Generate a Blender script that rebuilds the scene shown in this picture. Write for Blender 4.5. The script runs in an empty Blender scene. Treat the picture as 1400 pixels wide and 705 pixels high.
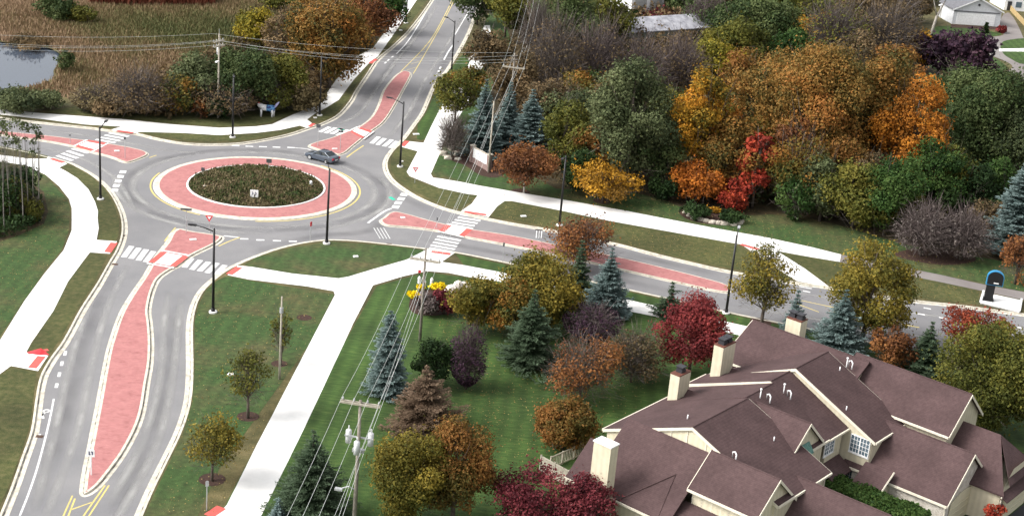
import bpy, bmesh, math, random
import numpy as np
from mathutils import Vector, Matrix
from mathutils.geometry import delaunay_2d_cdt
C = bpy.context.scene
COL = C.collection
R = math.radians
# ------------------------------------------------------------ camera, sky, sun, exposure
F_PX, PITCH, ROLL, CAM_H = 2098.84, R(20.27814), R(4.95789), 61.866
_F = np.array([0, math.cos(PITCH), -math.sin(PITCH)]); _R0 = np.array([1., 0, 0]); _U0 = np.cross(_R0, _F)
_Rv = _R0*math.cos(ROLL) + _U0*math.sin(ROLL); _Uv = -_R0*math.sin(ROLL) + _U0*math.cos(ROLL)
cd = bpy.data.cameras.new('camera'); cam = bpy.data.objects.new('camera', cd); COL.objects.link(cam)
cd.sensor_width = 36; cd.sensor_fit = 'HORIZONTAL'; cd.lens = F_PX/1400*36; cd.clip_start = 1; cd.clip_end = 6000
M = Matrix([[_Rv[i], _Uv[i], -_F[i], (0, 0, CAM_H)[i]] for i in range(3)] + [[0, 0, 0, 1]])
cam.matrix_world = M
C.camera = cam
SUN_EL, SUN_AZ = 42, -105       # azimuth of the direction towards the sun, clockwise from +y
w = bpy.data.worlds.new('World'); C.world = w; w.use_nodes = True
nt = w.node_tree; bg = nt.nodes['Background']; sky = nt.nodes.new('ShaderNodeTexSky')
sky.sky_type = 'NISHITA'; sky.sun_disc = False; sky.sun_elevation = R(SUN_EL); sky.sun_rotation = R(SUN_AZ)
sky.air_density = 1.0; sky.dust_density = 4.0; sky.ozone_density = 1.0
hsv = nt.nodes.new('ShaderNodeHueSaturation'); hsv.inputs['Saturation'].default_value = 0.12   # cloud cover greys the sky
nt.links.new(sky.outputs[0], hsv.inputs['Color']); nt.links.new(hsv.outputs[0], bg.inputs['Color'])
bg.inputs['Strength'].default_value = 0.15
sd = bpy.data.lights.new('sun', 'SUN'); so = bpy.data.objects.new('sun', sd); COL.objects.link(so)
sd.energy = 1.25; sd.angle = R(26); sd.color = (1, .95, .88)
_sdir = Vector((math.sin(R(SUN_AZ))*math.cos(R(SUN_EL)), math.cos(R(SUN_AZ))*math.cos(R(SUN_EL)), math.sin(R(SUN_EL))))
so.rotation_euler = _sdir.to_track_quat('Z', 'Y').to_euler()
C.view_settings.view_transform = 'Standard'; C.view_settings.look = 'None'
C.view_settings.gamma = 1; C.view_settings.exposure = 1.05; C.view_settings.use_curve_mapping = False
C.render.engine = 'CYCLES'; C.cycles.max_bounces = 6; C.cycles.diffuse_bounces = 3
C.cycles.transparent_max_bounces = 8

# ------------------------------------------------------------ helpers
rng = np.random.default_rng(7); random.seed(7)
def G(px, py, z=0.0):
    """point of the real place at height z that the survey pixel (1400 x 705) shows"""
    d = (px-700)/F_PX*_Rv - (py-352.5)/F_PX*_Uv + _F
    t = (z-CAM_H)/d[2]
    return Vector((d[0]*t, d[1]*t, z))
def scale_at(p):           # pixels of the survey per metre
    X = np.array([p[0], p[1], p[2]-CAM_H]); return F_PX/float(X@_F)
def dip_cos(p):
    return math.hypot(p[0], p[1])/math.sqrt(p[0]**2+p[1]**2+CAM_H**2)
def gpts(pts, z=0.0): return [G(x, y, z) for x, y in pts]
def smooth(pts, n=6, closed=False):
    P = [Vector((p[0], p[1])) for p in pts]; out = []
    L = len(P); rngs = range(L if closed else L-1)
    for i in rngs:
        if closed: a, b, c, d = P[(i-1) % L], P[i], P[(i+1) % L], P[(i+2) % L]
        else: a, b, c, d = P[max(i-1, 0)], P[i], P[i+1], P[min(i+2, L-1)]
        l = (c-b).length
        m1 = (c-a); m2 = (d-b)
        m1 = m1.normalized()*l if m1.length > 1e-6 else m1; m2 = m2.normalized()*l if m2.length > 1e-6 else m2
        for k in range(n):
            t = k/n
            out.append(b*(2*t**3-3*t*t+1) + m1*(t**3-2*t*t+t) + c*(-2*t**3+3*t*t) + m2*(t**3-t*t))
    if not closed: out.append(P[-1])
    return out
def sg(pts, n=5, closed=False): return smooth(gpts(pts), n, closed)
def inpoly(p, poly):
    x, y = p[0], p[1]; c = False; j = len(poly)-1
    for i in range(len(poly)):
        a, b = poly[i], poly[j]
        if (a[1] > y) != (b[1] > y) and x < (b[0]-a[0])*(y-a[1])/(b[1]-a[1])+a[0]: c = not c
        j = i
    return c
def tag(o, label=None, cat=None, group=None, kind=None):
    if label: o['label'] = label
    if cat: o['category'] = cat
    if group: o['group'] = group
    if kind: o['kind'] = kind
    return o
def empty(name, loc, label, cat, group=None, rz=0):
    o = bpy.data.objects.new(name, None); COL.objects.link(o); o.location = loc; o.rotation_euler = (0, 0, rz)
    o.empty_display_size = .2
    return tag(o, label, cat, group)
class MB:
    def __init__(s): s.v = []; s.f = []; s.mi = []; s.m = 0
    def add(s, vs, fs):
        n = len(s.v); s.v += [tuple(v) for v in vs]; s.f += [tuple(i+n for i in f) for f in fs]; s.mi += [s.m]*len(fs); return s
    def box(s, c, d, rz=0, T=None):
        x, y, z = d[0]/2, d[1]/2, d[2]/2
        vs = [Vector((a*x, b*y, e*z)) for e in (-1, 1) for a, b in ((-1, -1), (1, -1), (1, 1), (-1, 1))]
        Mr = Matrix.Rotation(rz, 3, 'Z') if rz else None
        vs = [(Mr @ v if Mr else v)+Vector(c) for v in vs]
        if T: vs = [T(v) for v in vs]
        return s.add(vs, [(3, 2, 1, 0), (4, 5, 6, 7), (0, 1, 5, 4), (1, 2, 6, 5), (2, 3, 7, 6), (3, 0, 4, 7)])
    def prism(s, poly, z0, z1, T=None):
        n = len(poly); vs = [(p[0], p[1], z0) for p in poly]+[(p[0], p[1], z1) for p in poly]
        if T: vs = [T(Vector(v)) for v in vs]
        return s.add(vs, [tuple(range(n))[::-1], tuple(range(n, 2*n))]+[(i, (i+1) % n, (i+1) % n+n, i+n) for i in range(n)])
    def tube(s, pts, rad, n=8, cap=True):
        pts = [Vector(p) for p in pts]; rad = rad if hasattr(rad, '__len__') else [rad]*len(pts); vs = []; fs = []
        for i, p in enumerate(pts):
            d = (pts[min(i+1, len(pts)-1)]-pts[max(i-1, 0)]).normalized()
            a = d.cross(Vector((0, 0, 1))) if abs(d.z) < .95 else d.cross(Vector((1, 0, 0)))
            a.normalize(); b = d.cross(a)
            for k in range(n):
                t = 2*math.pi*k/n; vs.append(p+(a*math.cos(t)+b*math.sin(t))*rad[i])
        for i in range(len(pts)-1):
            for k in range(n): fs.append((i*n+k, i*n+(k+1) % n, (i+1)*n+(k+1) % n, (i+1)*n+k))
        if cap: fs += [tuple(range(n))[::-1], tuple(range((len(pts)-1)*n, len(pts)*n))]
        return s.add(vs, fs)
    def build(s, name, mats, parent=None, smooth_=False):
        me = bpy.data.meshes.new(name); me.from_pydata(s.v, [], s.f)
        for m in (mats if isinstance(mats, (list, tuple)) else [mats]): me.materials.append(m)
        if max(s.mi, default=0): me.polygons.foreach_set('material_index', s.mi)
        bm = bmesh.new(); bm.from_mesh(me); bmesh.ops.recalc_face_normals(bm, faces=bm.faces); bm.to_mesh(me); bm.free()
        if smooth_: me.polygons.foreach_set('use_smooth', [True]*len(me.polygons))
        o = bpy.data.objects.new(name, me); COL.objects.link(o)
        if parent: o.parent = parent
        return o
def sheet(name, polys, z, m, holes=(), parent=None, grid=None):
    """flat sheet from closed outlines in plan, minus holes"""
    mb = MB()
    for poly in polys:
        pts = [Vector((p[0], p[1])) for p in poly]; n = len(pts); ed = [(i, (i+1) % n) for i in range(n)]
        for h in holes:
            b = len(pts); pts += [Vector((p[0], p[1])) for p in h]; ed += [(b+i, b+(i+1) % len(h)) for i in range(len(h))]
        vs, _, fs, _, _, _ = delaunay_2d_cdt(pts, ed, [], 0, 1e-4)
        keep = []
        for f in fs:
            c = (vs[f[0]]+vs[f[1]]+vs[f[2]])/3
            if inpoly(c, poly) and not any(inpoly(c, h) for h in holes): keep.append(f)
        mb.add([(v.x, v.y, z) for v in vs], keep)
    o = mb.build(name, m, parent)
    for p in o.data.polygons:
        if p.normal.z < 0: p.flip()
    return o
def offset(pl, d, closed=False):
    n = len(pl); out = []
    for i in range(n):
        a = pl[(i-1) % n] if closed or i else pl[0]; b = pl[(i+1) % n] if closed or i < n-1 else pl[-1]
        t = (Vector(b[:2])-Vector(a[:2]))
        if t.length < 1e-6: t = Vector((1, 0))
        t.normalize(); out.append(Vector((pl[i][0]-t.y*d, pl[i][1]+t.x*d)))
    return out
def ribbon(mb, pl, prof, closed=False):
    """sweep profile [(lateral offset, z), ...] along a plan polyline; + offset = left of travel"""
    rows = [offset(pl, o, closed) for o, z in prof]; n = len(pl); k = len(prof)
    vs = [(rows[j][i].x, rows[j][i].y, prof[j][1]) for i in range(n) for j in range(k)]
    fs = []
    for i in range(n if closed else n-1):
        for j in range(k-1):
            fs.append((i*k+j, ((i+1) % n)*k+j, ((i+1) % n)*k+j+1, i*k+j+1))
    mb.add(vs, fs)
# ------------------------------------------------------------ materials
def new_mat(name, rough=.85, spec=.3, metal=0):
    m = bpy.data.materials.new(name); m.use_nodes = True; n = m.node_tree.nodes; b = n['Principled BSDF']
    b.inputs['Roughness'].default_value = rough; b.inputs['Specular IOR Level'].default_value = spec; b.inputs['Metallic'].default_value = metal
    return m, n, m.node_tree.links, b
def ramp(n, stops):
    r = n.new('ShaderNodeValToRGB'); e = r.color_ramp.elements
    while len(e) < len(stops): e.new(.5)
    for i, (p, c) in enumerate(stops): e[i].position = p; e[i].color = (*c, 1)
    return r
def noise_mat(name, stops, scale=1.0, rough=.85, detail=6, bump=0.0, bscale=None, spec=.3, scale2=None, amt2=.25, stretch=None, metal=0):
    m, n, l, b = new_mat(name, rough, spec, metal)
    tc = n.new('ShaderNodeNewGeometry'); mp = n.new('ShaderNodeMapping')
    l.new(tc.outputs['Position'], mp.inputs['Vector'])
    if stretch: mp.inputs['Rotation'].default_value = (0, 0, stretch[0]); mp.inputs['Scale'].default_value = (stretch[1], stretch[2], 1)
    t = n.new('ShaderNodeTexNoise'); t.inputs['Scale'].default_value = scale; t.inputs['Detail'].default_value = detail; t.inputs['Roughness'].default_value = .62
    l.new(mp.outputs[0], t.inputs['Vector'])
    r = ramp(n, stops); l.new(t.outputs['Fac'], r.inputs['Fac']); out = r.outputs['Color']
    if scale2:
        t2 = n.new('ShaderNodeTexNoise'); t2.inputs['Scale'].default_value = scale2; t2.inputs['Detail'].default_value = 3
        l.new(tc.outputs['Position'], t2.inputs['Vector'])
        mr = n.new('ShaderNodeMapRange'); mr.inputs['From Min'].default_value = .3; mr.inputs['From Max'].default_value = .7
        mr.inputs['To Min'].default_value = 1-amt2; mr.inputs['To Max'].default_value = 1+amt2; l.new(t2.outputs['Fac'], mr.inputs['Value'])
        mx = n.new('ShaderNodeVectorMath'); mx.operation = 'SCALE'; l.new(out, mx.inputs[0]); l.new(mr.outputs[0], mx.inputs['Scale']); out = mx.outputs[0]
    l.new(out, b.inputs['Base Color'])
    if bump:
        t3 = n.new('ShaderNodeTexNoise'); t3.inputs['Scale'].default_value = bscale or scale*4; t3.inputs['Detail'].default_value = 4
        l.new(tc.outputs['Position'], t3.inputs['Vector'])
        bp = n.new('ShaderNodeBump'); bp.inputs['Strength'].default_value = bump; bp.inputs['Distance'].default_value = .1
        l.new(t3.outputs['Fac'], bp.inputs['Height']); l.new(bp.outputs[0], b.inputs['Normal'])
    return m
def mow(m, ang, period=1.7, amt=.16):
    n = m.node_tree.nodes; l = m.node_tree.links; b = n['Principled BSDF']; src = b.inputs['Base Color'].links[0].from_socket
    g = n.new('ShaderNodeNewGeometry'); mp = n.new('ShaderNodeMapping'); mp.inputs['Rotation'].default_value = (0, 0, -ang); l.new(g.outputs['Position'], mp.inputs['Vector'])
    w_ = n.new('ShaderNodeTexWave'); w_.bands_direction = 'Y'; w_.inputs['Scale'].default_value = .314/period*1.0; w_.inputs['Distortion'].default_value = 1.5; w_.inputs['Detail'].default_value = 3; l.new(mp.outputs[0], w_.inputs['Vector'])
    mr = n.new('ShaderNodeMapRange'); mr.inputs['To Min'].default_value = 1-amt; mr.inputs['To Max'].default_value = 1+amt; l.new(w_.outputs['Fac'], mr.inputs['Value'])
    mx = n.new('ShaderNodeVectorMath'); mx.operation = 'SCALE'; l.new(src, mx.inputs[0]); l.new(mr.outputs[0], mx.inputs['Scale']); l.new(mx.outputs[0], b.inputs['Base Color'])
def flat(name, c, rough=.6, spec=.3, metal=0, var=.12, scale=3):
    lo = tuple(x*(1-var) for x in c); hi = tuple(min(1, x*(1+var)) for x in c)
    return noise_mat(name, [(.3, lo), (.7, hi)], scale, rough, 4, spec=spec, metal=metal)
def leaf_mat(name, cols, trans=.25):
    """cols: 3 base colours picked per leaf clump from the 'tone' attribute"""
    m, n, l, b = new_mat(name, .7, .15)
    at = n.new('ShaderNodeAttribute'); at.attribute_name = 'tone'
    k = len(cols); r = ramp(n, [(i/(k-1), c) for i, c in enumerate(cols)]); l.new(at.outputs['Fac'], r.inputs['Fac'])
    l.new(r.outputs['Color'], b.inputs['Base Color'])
    if trans:
        tr = n.new('ShaderNodeBsdfTranslucent'); l.new(r.outputs['Color'], tr.inputs['Color'])
        ms = n.new('ShaderNodeMixShader'); ms.inputs[0].default_value = trans
        l.new(b.outputs[0], ms.inputs[1]); l.new(tr.outputs[0], ms.inputs[2]); l.new(ms.outputs[0], n['Material Output'].inputs['Surface'])
    return m
MAT = {}
MAT['concrete'] = noise_mat('concrete', [(.3, (.70, .69, .67)), (.7, (.80, .79, .77))], .8, .8, scale2=.12, amt2=.06)
MAT['kerb'] = noise_mat('kerb_concrete', [(.25, (.3, .27, .23)), (.42, (.48, .445, .37)), (.6, (.64, .60, .51))], 1.6, .85, detail=8)
MAT['paint'] = noise_mat('road_paint', [(.32, (.36, .36, .36)), (.42, (.66, .66, .65)), (.6, (.78, .78, .77))], 2.2, .6, detail=9)
MAT['yellow_paint'] = noise_mat('yellow_paint', [(.3, (.42, .37, .16)), (.55, (.66, .52, .16))], 4, .6)
MAT['grass_green'] = noise_mat('mown_grass', [(.25, (.018, .042, .008)), (.5, (.037, .074, .015)), (.75, (.078, .114, .028))], 2.2, .95, 8, bump=.6, bscale=14, scale2=.09, amt2=.3, stretch=(R(25), .35, 1.6))
_p, _q = G(420, 475), G(300, 705); mow(MAT['grass_green'], math.atan2(_q.y-_p.y, _q.x-_p.x), 1.5, .14)
MAT['grass_verge'] = noise_mat('verge_grass', [(.25, (.028, .042, .01)), (.5, (.065, .07, .022)), (.75, (.12, .105, .045))], 1.6, .95, 8, bump=.6, bscale=12, scale2=.14, amt2=.3)
MAT['grass_mixed'] = noise_mat('half_green_grass', [(.3, (.092, .080, .034)), (.43, (.060, .074, .025)), (.56, (.038, .074, .019))], .16, .95, 9, bump=.6, bscale=12, scale2=1.9, amt2=.3)
mow(MAT['grass_mixed'], math.atan2(_q.y-_p.y, _q.x-_p.x), 1.5, .1)
MAT['grass_wild'] = noise_mat('rough_grass', [(.25, (.03, .035, .01)), (.5, (.085, .075, .03)), (.75, (.15, .12, .055))], .5, .95, 8, bump=.8, bscale=6, scale2=.05, amt2=.35)
MAT['litter'] = noise_mat('leaf_litter_ground', [(.25, (.02, .02, .009)), (.5, (.05, .038, .018)), (.75, (.1, .065, .03))], .8, .95, 8, bump=.8, bscale=7, scale2=.07, amt2=.3)
MAT['mulch'] = noise_mat('mulch', [(.3, (.03, .016, .012)), (.7, (.075, .04, .03))], 4, .95, 6, bump=.8, bscale=14)
MAT['black'] = flat('black_metal', (.008, .008, .009), .45, .4)
MAT['dark'] = flat('dark_metal', (.03, .03, .035), .5, .4)
MAT['white'] = flat('white_paint', (.78, .78, .78), .5)
MAT['steel'] = flat('galvanised_steel', (.42, .43, .44), .45, .5, .3)
MAT['signback'] = flat('sign_back_metal', (.10, .105, .11), .5, .5, .3)
MAT['cream'] = noise_mat('cream_siding', [(.3, (.50, .45, .33)), (.7, (.58, .53, .40))], 1.5, .8, stretch=(R(-38.8), 1, 1))
mow(MAT['cream'], R(-38.8), .5, .05); mow(MAT['cream'], R(51.2), .5, .05)
MAT['cream_trim'] = flat('cream_trim', (.66, .61, .5), .7, var=.05)
MAT['wood'] = noise_mat('weathered_wood', [(.3, (.14, .12, .10)), (.7, (.3, .27, .23))], 3, .9)
MAT['wood_pale'] = noise_mat('pale_wood', [(.3, (.27, .24, .19)), (.7, (.42, .385, .32))], 3, .9)
MAT['new_wood'] = noise_mat('new_wood', [(.3, (.36, .26, .12)), (.7, (.48, .36, .18))], 3, .8)
MAT['bark'] = noise_mat('bark', [(.3, (.05, .04, .032)), (.7, (.13, .105, .085))], 4, .95)
MAT['bark_mid'] = noise_mat('grey_bark', [(.3, (.11, .10, .088)), (.7, (.24, .22, .195))], 2, .95)
MAT['bark_pale'] = noise_mat('pale_bark', [(.3, (.2, .18, .155)), (.7, (.38, .35, .31))], 4, .95)
MAT['red'] = flat('red_paint', (.6, .04, .05), .5)
MAT['tactile'] = noise_mat('red_tactile_plate', [(.3, (.5, .08, .07)), (.7, (.62, .13, .11))], 6, .7)
MAT['rock'] = noise_mat('limestone_rock', [(.3, (.3, .26, .21)), (.7, (.6, .55, .47))], 2, .9, bump=.6)
MAT['wire'] = flat('aluminium_wire', (.5, .52, .5), .5, .4)
MAT['green_paint'] = flat('green_spray', (.02, .45, .3), .7)
def asphalt_mat(name, lo, hi, streak=True):
    m, n, l, b = new_mat(name, .82, .35)
    g = n.new('ShaderNodeNewGeometry')
    t = n.new('ShaderNodeTexNoise'); t.inputs['Scale'].default_value = .16; t.inputs['Detail'].default_value = 7; t.inputs['Roughness'].default_value = .6
    l.new(g.outputs['Position'], t.inputs['Vector']); r = ramp(n, [(.32, lo), (.68, hi)]); l.new(t.outputs['Fac'], r.inputs['Fac'])
    t2 = n.new('ShaderNodeTexNoise'); t2.inputs['Scale'].default_value = 9; t2.inputs['Detail'].default_value = 5; l.new(g.outputs['Position'], t2.inputs['Vector'])
    mr = n.new('ShaderNodeMapRange'); mr.inputs['To Min'].default_value = .78; mr.inputs['To Max'].default_value = 1.22; l.new(t2.outputs['Fac'], mr.inputs['Value'])
    mx = n.new('ShaderNodeVectorMath'); mx.operation = 'SCALE'; l.new(r.outputs['Color'], mx.inputs[0]); l.new(mr.outputs[0], mx.inputs['Scale'])
    l.new(mx.outputs[0], b.inputs['Base Color'])
    bp = n.new('ShaderNodeBump'); bp.inputs['Strength'].default_value = .3; bp.inputs['Distance'].default_value = .02; l.new(t2.outputs['Fac'], bp.inputs['Height']); l.new(bp.outputs[0], b.inputs['Normal'])
    return m
MAT['asphalt'] = asphalt_mat('asphalt', (.175, .173, .18), (.225, .22, .222))
def fade_mat(name, col, amt):
    m, n, l, b = new_mat(name, .8, .3); b.inputs['Base Color'].default_value = (*col, 1)
    a = n.new('ShaderNodeAttribute'); a.attribute_name = 'fade'; t = n.new('ShaderNodeTexNoise'); t.inputs['Scale'].default_value = .25; t.inputs['Detail'].default_value = 6
    g = n.new('ShaderNodeNewGeometry'); l.new(g.outputs['Position'], t.inputs['Vector'])
    mr = n.new('ShaderNodeMapRange'); mr.inputs['From Min'].default_value = .35; mr.inputs['From Max'].default_value = .65; mr.inputs['To Min'].default_value = amt*.35; mr.inputs['To Max'].default_value = amt; l.new(t.outputs['Fac'], mr.inputs['Value'])
    mu = n.new('ShaderNodeMath'); mu.operation = 'MULTIPLY'; l.new(a.outputs['Fac'], mu.inputs[0]); l.new(mr.outputs[0], mu.inputs[1])
    tr = n.new('ShaderNodeBsdfTransparent'); ms = n.new('ShaderNodeMixShader'); l.new(mu.outputs[0], ms.inputs[0]); l.new(tr.outputs[0], ms.inputs[1]); l.new(b.outputs[0], ms.inputs[2]); l.new(ms.outputs[0], n['Material Output'].inputs['Surface'])
    return m
MAT['wear'] = fade_mat('tyre_polished_asphalt', (.37, .365, .355), .8); MAT['oil'] = fade_mat('oil_darkened_asphalt', (.11, .108, .112), .28)
MAT['asphalt_pale'] = asphalt_mat('pale_asphalt', (.17, .15, .145), (.23, .21, .2))
MAT['asphalt_new'] = asphalt_mat('dark_asphalt', (.028, .029, .034), (.045, .046, .052))
def brick_mat():
    m, n, l, b = new_mat('stamped_brick_paving', .8, .3)
    g = n.new('ShaderNodeNewGeometry')
    bt = n.new('ShaderNodeTexBrick'); bt.inputs['Scale'].default_value = 1.6
    bt.inputs['Color1'].default_value = (.385, .155, .148, 1); bt.inputs['Color2'].default_value = (.44, .195, .183, 1); bt.inputs['Mortar'].default_value = (.34, .15, .15, 1)
    bt.inputs['Mortar Size'].default_value = .03; l.new(g.outputs['Position'], bt.inputs['Vector'])
    t = n.new('ShaderNodeTexNoise'); t.inputs['Scale'].default_value = .9; t.inputs['Detail'].default_value = 10; t.inputs['Roughness'].default_value = .78
    l.new(g.outputs['Position'], t.inputs['Vector']); r = ramp(n, [(.34, (.70, .63, .65)), (.47, (.94, .92, .92)), (.58, (1.05, 1.05, 1.05)), (.75, (1.22, 1.25, 1.25))]); l.new(t.outputs['Fac'], r.inputs['Fac'])
    mx = n.new('ShaderNodeMix'); mx.data_type = 'RGBA'; mx.blend_type = 'MULTIPLY'; mx.inputs[0].default_value = 1
    l.new(bt.outputs['Color'], mx.inputs[6]); l.new(r.outputs['Color'], mx.inputs[7]); l.new(mx.outputs[2], b.inputs['Base Color'])
    return m
MAT['brick'] = brick_mat()
def roof_mat():
    m, n, l, b = new_mat('roof_shingles', .85, .15)
    g = n.new('ShaderNodeNewGeometry')
    t = n.new('ShaderNodeTexNoise'); t.inputs['Scale'].default_value = 3.5; t.inputs['Detail'].default_value = 9; t.inputs['Roughness'].default_value = .75
    l.new(g.outputs['Position'], t.inputs['Vector'])
    r = ramp(n, [(.3, (.056, .034, .034)), (.5, (.073, .046, .046)), (.7, (.091, .058, .057))]); l.new(t.outputs['Fac'], r.inputs['Fac'])
    wv = n.new('ShaderNodeTexWave'); wv.bands_direction = 'Z'; wv.inputs['Scale'].default_value = 3.2; wv.inputs['Distortion'].default_value = 1.2
    l.new(g.outputs['Position'], wv.inputs['Vector']); mr = n.new('ShaderNodeMapRange'); mr.inputs['To Min'].default_value = .93; mr.inputs['To Max'].default_value = 1.04
    l.new(wv.outputs['Fac'], mr.inputs['Value'])
    st = n.new('ShaderNodeTexNoise'); st.inputs['Scale'].default_value = .45; st.inputs['Detail'].default_value = 5; l.new(g.outputs['Position'], st.inputs['Vector'])
    sr = n.new('ShaderNodeMapRange'); sr.inputs['From Min'].default_value = .35; sr.inputs['From Max'].default_value = .65; sr.inputs['To Min'].default_value = .88; sr.inputs['To Max'].default_value = 1.12; l.new(st.outputs['Fac'], sr.inputs['Value'])
    mm = n.new('ShaderNodeMath'); mm.operation = 'MULTIPLY'; l.new(mr.outputs[0], mm.inputs[0]); l.new(sr.outputs[0], mm.inputs[1]); mr = mm; mx = n.new('ShaderNodeVectorMath'); mx.operation = 'SCALE'
    l.new(r.outputs['Color'], mx.inputs[0]); l.new(mr.outputs[0], mx.inputs['Scale']); l.new(mx.outputs[0], b.inputs['Base Color'])
    bp = n.new('ShaderNodeBump'); bp.inputs['Strength'].default_value = .5; bp.inputs['Distance'].default_value = .03; l.new(t.outputs['Fac'], bp.inputs['Height']); l.new(bp.outputs[0], b.inputs['Normal'])
    return m
MAT['roof'] = roof_mat()
m_, n_, l_, b_ = new_mat('window_glass', .08, .6); b_.inputs['Base Color'].default_value = (.10, .14, .17, 1); MAT['glass'] = m_
m_, n_, l_, b_ = new_mat('pond_water', .09, .22); b_.inputs['Base Color'].default_value = (.06, .075, .10, 1)
t_ = n_.new('ShaderNodeTexNoise'); t_.inputs['Scale'].default_value = .8; bp_ = n_.new('ShaderNodeBump'); bp_.inputs['Strength'].default_value = .08
l_.new(t_.outputs['Fac'], bp_.inputs['Height']); l_.new(bp_.outputs[0], b_.inputs['Normal']); MAT['water'] = m_
# ------------------------------------------------------------ the ground, roads, paths
NW = [(-90, 146), (-40, 153), (0, 160.5), (55, 167), (125, 174.5), (157, 179), (187, 182.5), (219, 190), (258, 196), (314, 196.5), (347, 193), (377, 187.6), (400, 182), (422, 174.5), (438.5, 169.4), (461, 158), (479, 138), (486, 125), (503, 100), (516, 81), (536, 64), (556, 45), (576, 20), (590, 0), (612, -35), (630, -70)]
NE = [(705, -70), (680, -35), (660, 0), (651, 20), (643, 42), (632, 64), (621, 82), (611, 98), (603, 105), (595, 117), (586, 138), (579, 154), (568, 170), (553, 190), (537, 206), (529, 219), (529, 231), (536, 244), (550, 256), (577, 272), (610, 285), (637, 291.7), (665, 298), (700, 305), (747, 313), (813, 327), (843, 333), (900, 348), (950, 360), (995, 370), (1075, 384), (1133, 392), (1237, 409), (1310, 417), (1400, 429), (1500, 443), (1700, 470), (2400, 562)]
SE = [(2400, 668), (1700, 555), (1500, 521), (1400, 504), (1300, 487), (1190, 468), (1110, 450), (1050, 438), (997, 427), (900, 405), (860, 396), (775, 377), (688, 358), (645, 349), (620, 344.5), (583, 340), (533, 334), (483, 329), (450, 328), (420, 331), (384, 339), (357, 348), (330, 359), (307, 371), (290, 384), (277, 397), (267, 416), (262, 440), (261.5, 470), (262, 503), (259, 547), (247, 587), (226, 631), (206, 672), (188, 715), (160, 790), (135, 870)]
SW = [(-60, 860), (-25, 770), (5, 697), (18, 665), (32, 625), (45, 587), (52, 540), (58, 513), (70, 491), (88, 466), (112, 422), (134, 388), (151, 358), (161, 341), (167.5, 322), (168, 302), (161, 280), (147, 258), (127, 240), (106, 228), (93, 222), (64, 214.5), (38, 208), (0, 201), (-40, 195), (-90, 187)]
bN, bE, bS, bW = [sg(x, 4) for x in (NW, NE, SE, SW)]
road_poly = bN+bE+bS+bW
# base ground, reaching the horizon, with the sunken road bed left out
big = [(-2500, -600), (2500, -600), (2500, 4500), (-2500, 4500)]
pond = sg([(-60, 40), (0, 57), (23, 60), (45, 64), (63, 65), (76, 70), (83, 77), (79, 88), (73, 97), (73, 107), (60, 113), (43, 118), (20, 122), (0, 126), (-60, 128)], 4, True)
tag(sheet('ground', [big], 0, MAT['grass_wild'], [road_poly, pond]), kind='structure')
pond_out = max((offset(pond, s, True) for s in (.8, -.8)), key=lambda q: abs(sum(q[i].x*q[(i+1) % len(q)].y-q[(i+1) % len(q)].x*q[i].y for i in range(len(q)))))
tag(sheet('pond_bank', [pond_out], -.32, MAT['grass_wild']), kind='structure')
tag(sheet('water', [pond_out], -.3, MAT['water']), kind='structure')
tag(sheet('road', [road_poly], -.12, MAT['asphalt']), kind='structure')
kb = MB()
PROF = [(0, -.118), (0, -.115), (0, -.11)]
def kerb(mb, pl, side, closed=False):       # side=+1: road lies on the left of travel
    s = side
    ribbon(mb, pl, [(s*.52, -.118), (s*.5, -.108), (s*.05, -.112), (s*.02, .02), (s*-.17, .024), (s*-.19, -.05)], closed)
for b in (bN, bE, bS, bW): kerb(kb, b, -1)
tag(kb.build('kerb', MAT['kerb']), kind='structure')
# thin open joint between gutter pan and kerb
jb = MB()
for b in (bN, bE, bS, bW): ribbon(jb, b, [(-.16, -.104), (-.07, -.104)])
tag(jb.build('kerb_joint', noise_mat('kerb_joint_dirt', [(.4, (.08, .075, .07)), (.55, (.42, .4, .35))], .9, .9)), kind='structure')
# lawns, verges, litter under the woods, meadow: sheets a few mm above the ground
def areas(name, m, z, polys): tag(sheet(name, polys, z, MAT[m]), kind='structure')
lawnSE = sg([(300, 705), (420, 475), (470, 470), (515, 391), (583, 372), (690, 386), (893, 432), (1010, 458), (1110, 478), (1200, 492), (1400, 530)], 1) + [Vector((130, 110)), Vector((110, 60)), Vector((-30, 60))]
_se2 = gpts([(265, 716), (300, 640), (423, 470), (457, 402), (345, 384), (311, 377), (297, 383), (281, 397), (271, 418), (266, 440), (266, 505), (263, 549), (251, 590), (231, 633), (211, 674), (193, 716)])
areas('lawn', 'grass_green', .006, [lawnSE,
      gpts([(623, 347), (645, 352), (688, 361), (775, 380), (860, 399), (1000, 430), (1110, 453), (1200, 472), (1200, 492), (1110, 476), (1017, 447), (900, 419), (860, 410), (775, 391), (690, 373), (634, 362)]),
      gpts([(640, 66), (655, 48), (664, 30), (672, 10), (700, 10), (700, 60), (655, 90), (640, 120), (625, 150), (610, 182), (597, 172), (582, 190), (575, 192), (570, 190), (571, 171), (583, 154), (590, 138), (599, 118), (606, 106)])])
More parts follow.
